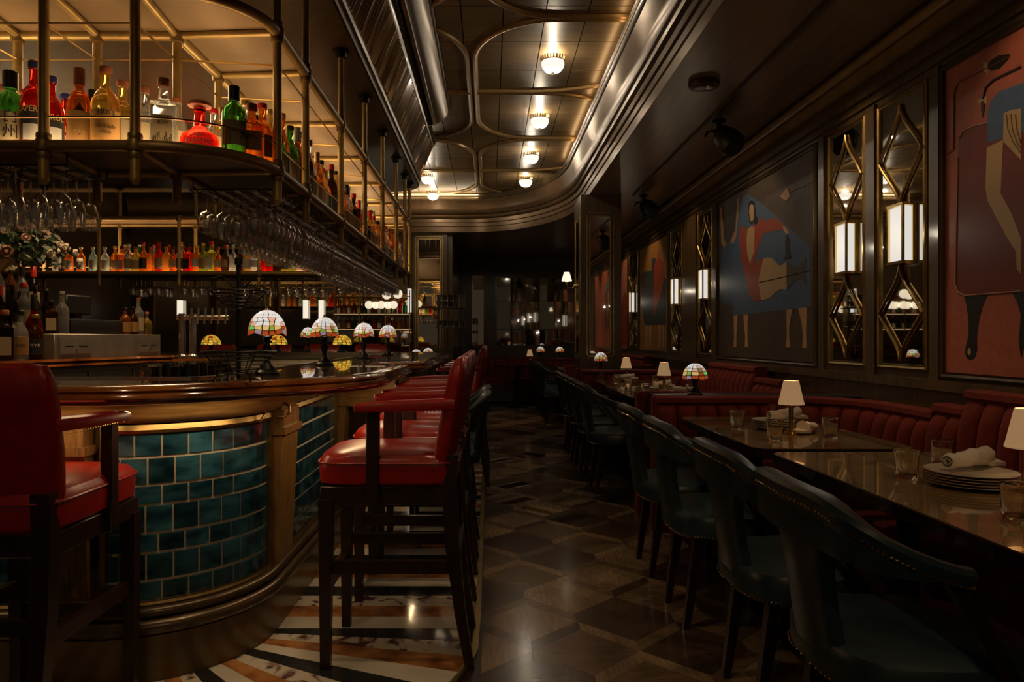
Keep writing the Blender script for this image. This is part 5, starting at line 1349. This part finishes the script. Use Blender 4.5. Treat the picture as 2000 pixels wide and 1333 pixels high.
def napkin(x, y, z, rz, lab, L=.17, r=.027):
    t = thing('rolled_napkin', lab, 'napkin', (x, y, z), rz, group='rolled white napkins')
    rings = []
    rn = random.Random(int(x*1000+y*77))
    for i in range(13):
        f = i/12; rr_ = r*(.86+.32*f)*(1+.05*math.sin(i*1.7)); wob = .004*math.sin(i*1.1)
        rings.append([(-L/2+f*L, wob+rr_*math.cos(2*PI*k/18)*(1+.08*math.sin(3*2*PI*k/18+i*.6)), max(.001, rr_*.92+rr_*.9*math.sin(2*PI*k/18)*(1+.06*math.sin(5*2*PI*k/18+i)))) for k in range(18)])
    # open rolled end: spiral inner rings
    e = rings[0]; cx = -L/2
    for q, dx in ((.80, -.004), (.72, .012), (.52, .012), (.48, -.006), (.36, -.004), (.30, .015)):
        rings.insert(0, [(cx+dx, y_*q, (z_-r*.8)*q+r*.8) for _, y_, z_ in e])
    MB().loft(rings).obj('linen_roll', 'napkin', t)
    fl_ = [(L/2-.03, -r*1.2, .004), (L/2+.03, -r*1.5, .002), (L/2+.045, r*.3, .006), (L/2-.01, r*1.4, .004), (L/2-.04, 0, r*1.2)]
    MB().add(fl_+[(a, b, c+.012) for a, b, c in fl_], [(0, 1, 2, 3, 4)[::-1], (5, 6, 7, 8, 9)]+[(i, (i+1) % 5, 5+(i+1) % 5, 5+i) for i in range(5)], True).obj('linen_fold', 'napkin', t)
napkin(1.50, 2.25, .798, .35, 'rolled white napkin lying on the plates of the nearest table')
napkin(1.62, 2.02, .752, .9, 'rolled white napkin beside the plates at the right edge')
napkin(1.47, 3.58, .798, .3, 'rolled white napkin on the plates of the second table')
napkin(1.52, 3.42, .752, -2.4, 'rolled white napkin behind the lamp on the second table', .12)
napkin(1.50, 6.25, .782, .4, 'rolled white napkin on the plates of the third table')
napkin(1.60, 5.9, .752, 2.7, 'rolled white napkin by the bench on the third table')
napkin(1.42, 7.45, .782, -.4, 'rolled white napkin on the column table plates')

# booths ----------------------------------------------------------------------
def channel_mesh(H, wdt=.13, dp=.075):
    rings = []; n = 10
    for i in range(12):
        f = i/11; z = H*f
        k = 1 if f < .75 else math.sqrt(max(0, 1-((f-.75)/.25)**2))*.92+.08
        dd = dp*(.75+.35*math.sin(PI*min(1, f*1.1)))*k
        rings.append([(-math.cos(PI*j/n)*wdt/2, -math.sin(PI*j/n)**.8*dd if 0 < j < n else 0, z) for j in range(n+1)])
    m_ = MB(); v = [p for r in rings for p in r]; w_ = n+1
    m_.add(v, [(i*w_+j, i*w_+j+1, (i+1)*w_+j+1, (i+1)*w_+j) for i in range(11) for j in range(n)], True)
    m_.add(rings[-1]+[(0, 0, H)], [(j, j+1, n+1) for j in range(n)], True)
    return m_.mesh('back_channel', 'red_velvet')
def booth(lab, pth, segs, seat_poly, group='red velvet booths along the right wall'):
    """pth: plan polyline, inner (sitting) side to the RIGHT of travel; segs: (u0,u1,top z)"""
    t = thing('velvet_booth', lab, 'booth', (pth[0][0], pth[0][1], 0), group=group); ox, oy = pth[0]
    lp = [(x-ox, y-oy) for x, y in pth]; P = Path(lp)
    for u0, u1, zt_ in segs:
        us = [u0]+[l for l in P.l if u0 < l < u1]+[u1]; q = [tuple(P.at(u)[0]) for u in us]
        MB().sweep(q, [(-.09, .0), (-.09, zt_-.03), (-.08, zt_-.008), (-.06, zt_), (-.0, zt_), (.02, zt_-.01), (.025, zt_-.035), (.0, zt_-.05), (.0, .0)], smooth=True).obj('back_frame', 'red_velvet', t)
        nC = max(1, round((u1-u0)/.125)); wd = (u1-u0)/nC
        me = channel_mesh(zt_-.47-.045, wd)
        for k in range(nC):
            p, nr_ = P.at(u0+(k+.5)*wd)
            link('back_channel', me, t, (p.x, p.y, .47), math.atan2(nr_.y, nr_.x)+PI/2)
    sp = [(x-ox, y-oy) for x, y in seat_poly]
    MB().prism(sp, .05, .36).obj('seat_base', 'dark_wood', t)
    n_ = len(sp); cx_ = sum(p[0] for p in sp)/n_; cy_ = sum(p[1] for p in sp)/n_
    MB().loft([[(x, y, .36) for x, y in sp], [(x, y, .44) for x, y in sp], [(cx_+(x-cx_)*.985, cy_+(y-cy_)*.985, .465) for x, y in sp], [(cx_+(x-cx_)*.9, cy_+(y-cy_)*.9, .475) for x, y in sp]]).obj('seat_cushion', 'red_velvet', t)
    return t
# near booth: far divider at y 4.42, wall side at x 2.17
pn = rpath([(2.19, .2, 0), (2.19, 4.40, .42), (1.02, 4.40, 0)], 7)       # travelling +y then -x: inner side is left -> reverse
pn = pn[::-1]                                                            # now from divider to wall then toward camera; inner side on the right
Pn = Path(pn); L = Pn.L
booth('red velvet booth bench with channel-tufted back along the right wall, nearest', pn, [(0, L-3.42+.1, .845), (L-3.32, L-3.08, .885), (L-3.08, L-.9, .968), (L-.9, L, .885)],
      [(1.55, .3), (2.17, .3), (2.17, 4.2), (2.0, 4.38), (1.5, 4.38)])
pf = rpath([(1.0, 4.93, 0), (2.19, 4.93, .42), (2.19, 8.1, .42), (1.05, 8.1, 0)], 7)[::-1]
# sitting side must be on the right: path from far divider to near divider, travelling (+x), (-y), (-x)
Pf = Path(pf); Lf = Pf.L
c0 = 1.14-.42+.66; ly = Lf-c0          # approx length where the wall run ends near the near divider
booth('red velvet booth with tufted back beyond the divider lamp', pf, [(0, 1.55, .845), (1.55, 1.95, .885), (1.95, Lf-1.95, .968), (Lf-1.95, Lf-1.45, .885), (Lf-1.45, Lf, .838)],
      [(1.55, 5.0), (2.17, 5.0), (2.17, 8.05), (1.55, 8.05)])
p3 = rpath([(1.0, 9.55, 0), (2.19, 9.55, .42), (2.19, 13.2, .42), (1.05, 13.2, 0)], 7)[::-1]
L3 = Path(p3).L
booth('dim red velvet booth past the mirrored column', p3, [(0, 1.55, .845), (1.55, L3-1.55, .95), (L3-1.55, L3, .845)], [(1.55, 9.6), (2.17, 9.6), (2.17, 13.1), (1.55, 13.1)])
p4 = [(-.15, 13.6), (1.0, 13.6)]
booth('dark red booth bench across the far end of the aisle', p4, [(0, 1.15, .845)], [(-.1, 13.05), (.98, 13.05), (.98, 13.55), (-.1, 13.55)])
# divider ledges with end panels
def divider(x0, x1, y0, y1, z, lab):
    t = thing('booth_divider', lab, 'divider', (x0, y0, 0)); w_ = x1-x0; d = y1-y0
    MB().box(.02, w_, 0, d, 0, z-.012).obj('divider_core', 'dark_wood', t)
    MB().box(.0, w_, .0, d, z-.012, z).obj('ledge_top', 'dark_wood', t)
    for a, b in ((-.075, -.0), (d, d+.075)):
        MB().rbox(-.06, w_*.2, a, b, .0, z+.01, .014).obj('velvet_end', 'red_velvet', t)
    MB().box(-.02, .02, .0, d, .45, z-.04).obj('end_panel', 'dark_wood', t)
divider(1.07, 2.33, 4.50, 4.83, .835, 'low divider ledge between the two nearest booths')
divider(1.10, 2.33, 8.20, 8.62, .835, 'low divider ledge in front of the mirrored column')
put_lamp(tws, 1.325, 4.62, .836, 'white stained glass lamp on the near booth divider')
put_lamp(tws, 1.295, 8.34, .836, 'white stained glass lamp on the divider at the mirrored column')
put_lamp(tws, 1.30, 13.28, .846, 'tiny white stained glass lamp at the far end of the right booths')
put_lamp(tws, .82+.15, 13.64, .846, 'tiny white stained glass lamp on the far end booth')

# far left service area ------------------------------------------------------------
t = thing('glass_shelf_stand', 'dark wooden stand with two shelves of glasses by the left column', 'shelf', (-.55, 10.1, 0))
MB().box(-.20, .20, -.14, .14, 0, .9).obj('stand_cabinet', 'dark_wood', t)
for z in (1.10, 1.365, 1.64): MB().box(-.20, .22, -.16, .16, z-.012, z).obj('shelf_board', 'trim_wood', t)
for sx in (-.17, .17): MB().box(sx-.012, sx+.012, -.012, .012, .9, 1.64).obj('shelf_post', 'trim_wood', t)
for lv, z in enumerate((1.366, 1.641)):
    for i in range(5):
        for j in range(3):
            for k in range(2 if lv else 1):
                link('tumbler', tmc, None, (-.71+i*.082, 10.0+j*.085, z+k*.088), random.random(), label=f'clear tumbler stacked on the {("lower", "upper")[lv]} shelf of the glass stand', cat='glass', group='tumblers on the glass stand')
# wall bottle shelf at the far left with globe pendants
t = thing('wall_bottle_shelf', 'dim brass wall shelving full of bottles at the back left', 'shelf', (-1.95, 11.98, 0))
for z in (1.35, 1.60, 1.90): MB().box(-.6, .65, -.22, 0, z-.012, z).obj('shelf_board', 'brass_aged', t)
for x in (-.6, -.18, .24, .64): MB().box(x-.008, x+.008, -.22, -.2, .95, 2.0).obj('upright', 'brass_aged', t)
MB().box(-.6, .65, -.03, -.0, .9, 2.0).obj('back_mirror', 'mirror_smoked', t)
MB().box(-.6, .65, -.21, -.17, 1.602, 1.606).box(-.6, .65, -.21, -.17, 1.352, 1.356).obj('light_strip', 'led_dim', t)
for lv, z in enumerate((1.357, 1.607)):
    for i in range(15):
        g = rr.choice(cols_)
        bottle(-2.5+i*.084, 11.87, z, rr.choice(['round', 'slim', 'tall']), .030, .22, g, 'short', rr.choice(caps_), rr.choice(['paper', 'paper_white', None]), lab=f'small {CN[g]} bottle, {ORD[i]} from the left on the {("lower", "upper")[lv]} wall shelf', group='bottles on the back left wall shelf', n=8, parts=i % 2 == 0)
t = thing('globe_pendant', 'brass bar pendant with a row of five white globes, back left', 'pendant lamp', (-1.65, 11.0, 3.55))
MB().tube([(0, 0, 0), (0, 0, -1.77)], .008, 6).tube([(-.25, 0, -1.77), (.25, 0, -1.77)], .01, 6).obj('brass_bar', 'brass_aged', t)
def globe(x, y, z, r, par):
    MB().lathe([(r*math.sin(PI*k/10)+.0001, r*math.cos(PI*k/10)) for k in range(11)], 16, (x, y, z)).obj('glass_globe', 'globe_glass', par)
for k in range(5): globe(-.20+k*.095, .06*(k % 2), -1.83, .062, t)
t = thing('globe_pendant', 'white globe lamp hanging beside the left column', 'pendant lamp', (-1.33, 10.4, 3.55)); MB().tube([(0, 0, 0), (0, 0, -1.66)], .006, 6).obj('rod', 'brass_aged', t); globe(0, 0, -1.70, .068, t)
t = thing('globe_pendant', 'white globe lamp hanging left of the column globe', 'pendant lamp', (-1.52, 10.6, 3.55)); MB().tube([(0, 0, 0), (0, 0, -1.66)], .006, 6).obj('rod', 'brass_aged', t); globe(0, 0, -1.70, .068, t)
put_lamp(tws, -.98, 9.6, .85, 'white stained glass lamp low behind the counter end, left one'); put_lamp(tws, -.90, 10.5, .86, 'white stained glass lamp low behind the counter end, right one')
t = thing('side_console', 'dark console table holding two stained glass lamps beyond the bar', 'table', (-.95, 10.05, 0))
MB().box(-.2, .2, -.7, .7, .80, .85).obj('console_top', 'dark_wood', t)
for sx in (-.17, .17):
    for sy in (-.65, .65): MB().box(sx-.02, sx+.02, sy-.02, sy+.02, 0, .80).obj('leg', 'dark_wood', t)
# wall lantern beside the left column
t = thing('wall_lantern', 'narrow white lantern on the left column edge', 'wall lamp', (-1.28, 11.9, 1.62))
MB().box(-.07, -.012, -.10, -.02, .014, .40).obj('lit_glass', 'lantern_glass', t); MB().box(-.078, -.004, -.108, -.0, 0, .014).box(-.078, -.004, -.108, -.0, .40, .414).obj('brass_frame', 'brass_bright', t)

for i, (x, lab) in enumerate(((-5.15, 'far left'), (-3.06, 'middle'), (-2.80, 'right'))):
    t = thing('wall_lantern', f'small white box lantern on the wall behind the bar, {lab} one', 'wall lamp', (x, 11.97, 1.52), group='box lanterns behind the bar')
    MB().box(-.035, .035, -.08, -.01, .012, .32).obj('lit_glass', 'lantern_dim', t)
    MB().box(-.045, .045, -.088, 0, 0, .012).box(-.045, .045, -.088, 0, .32, .332).obj('brass_frame', 'brass_bright', t)
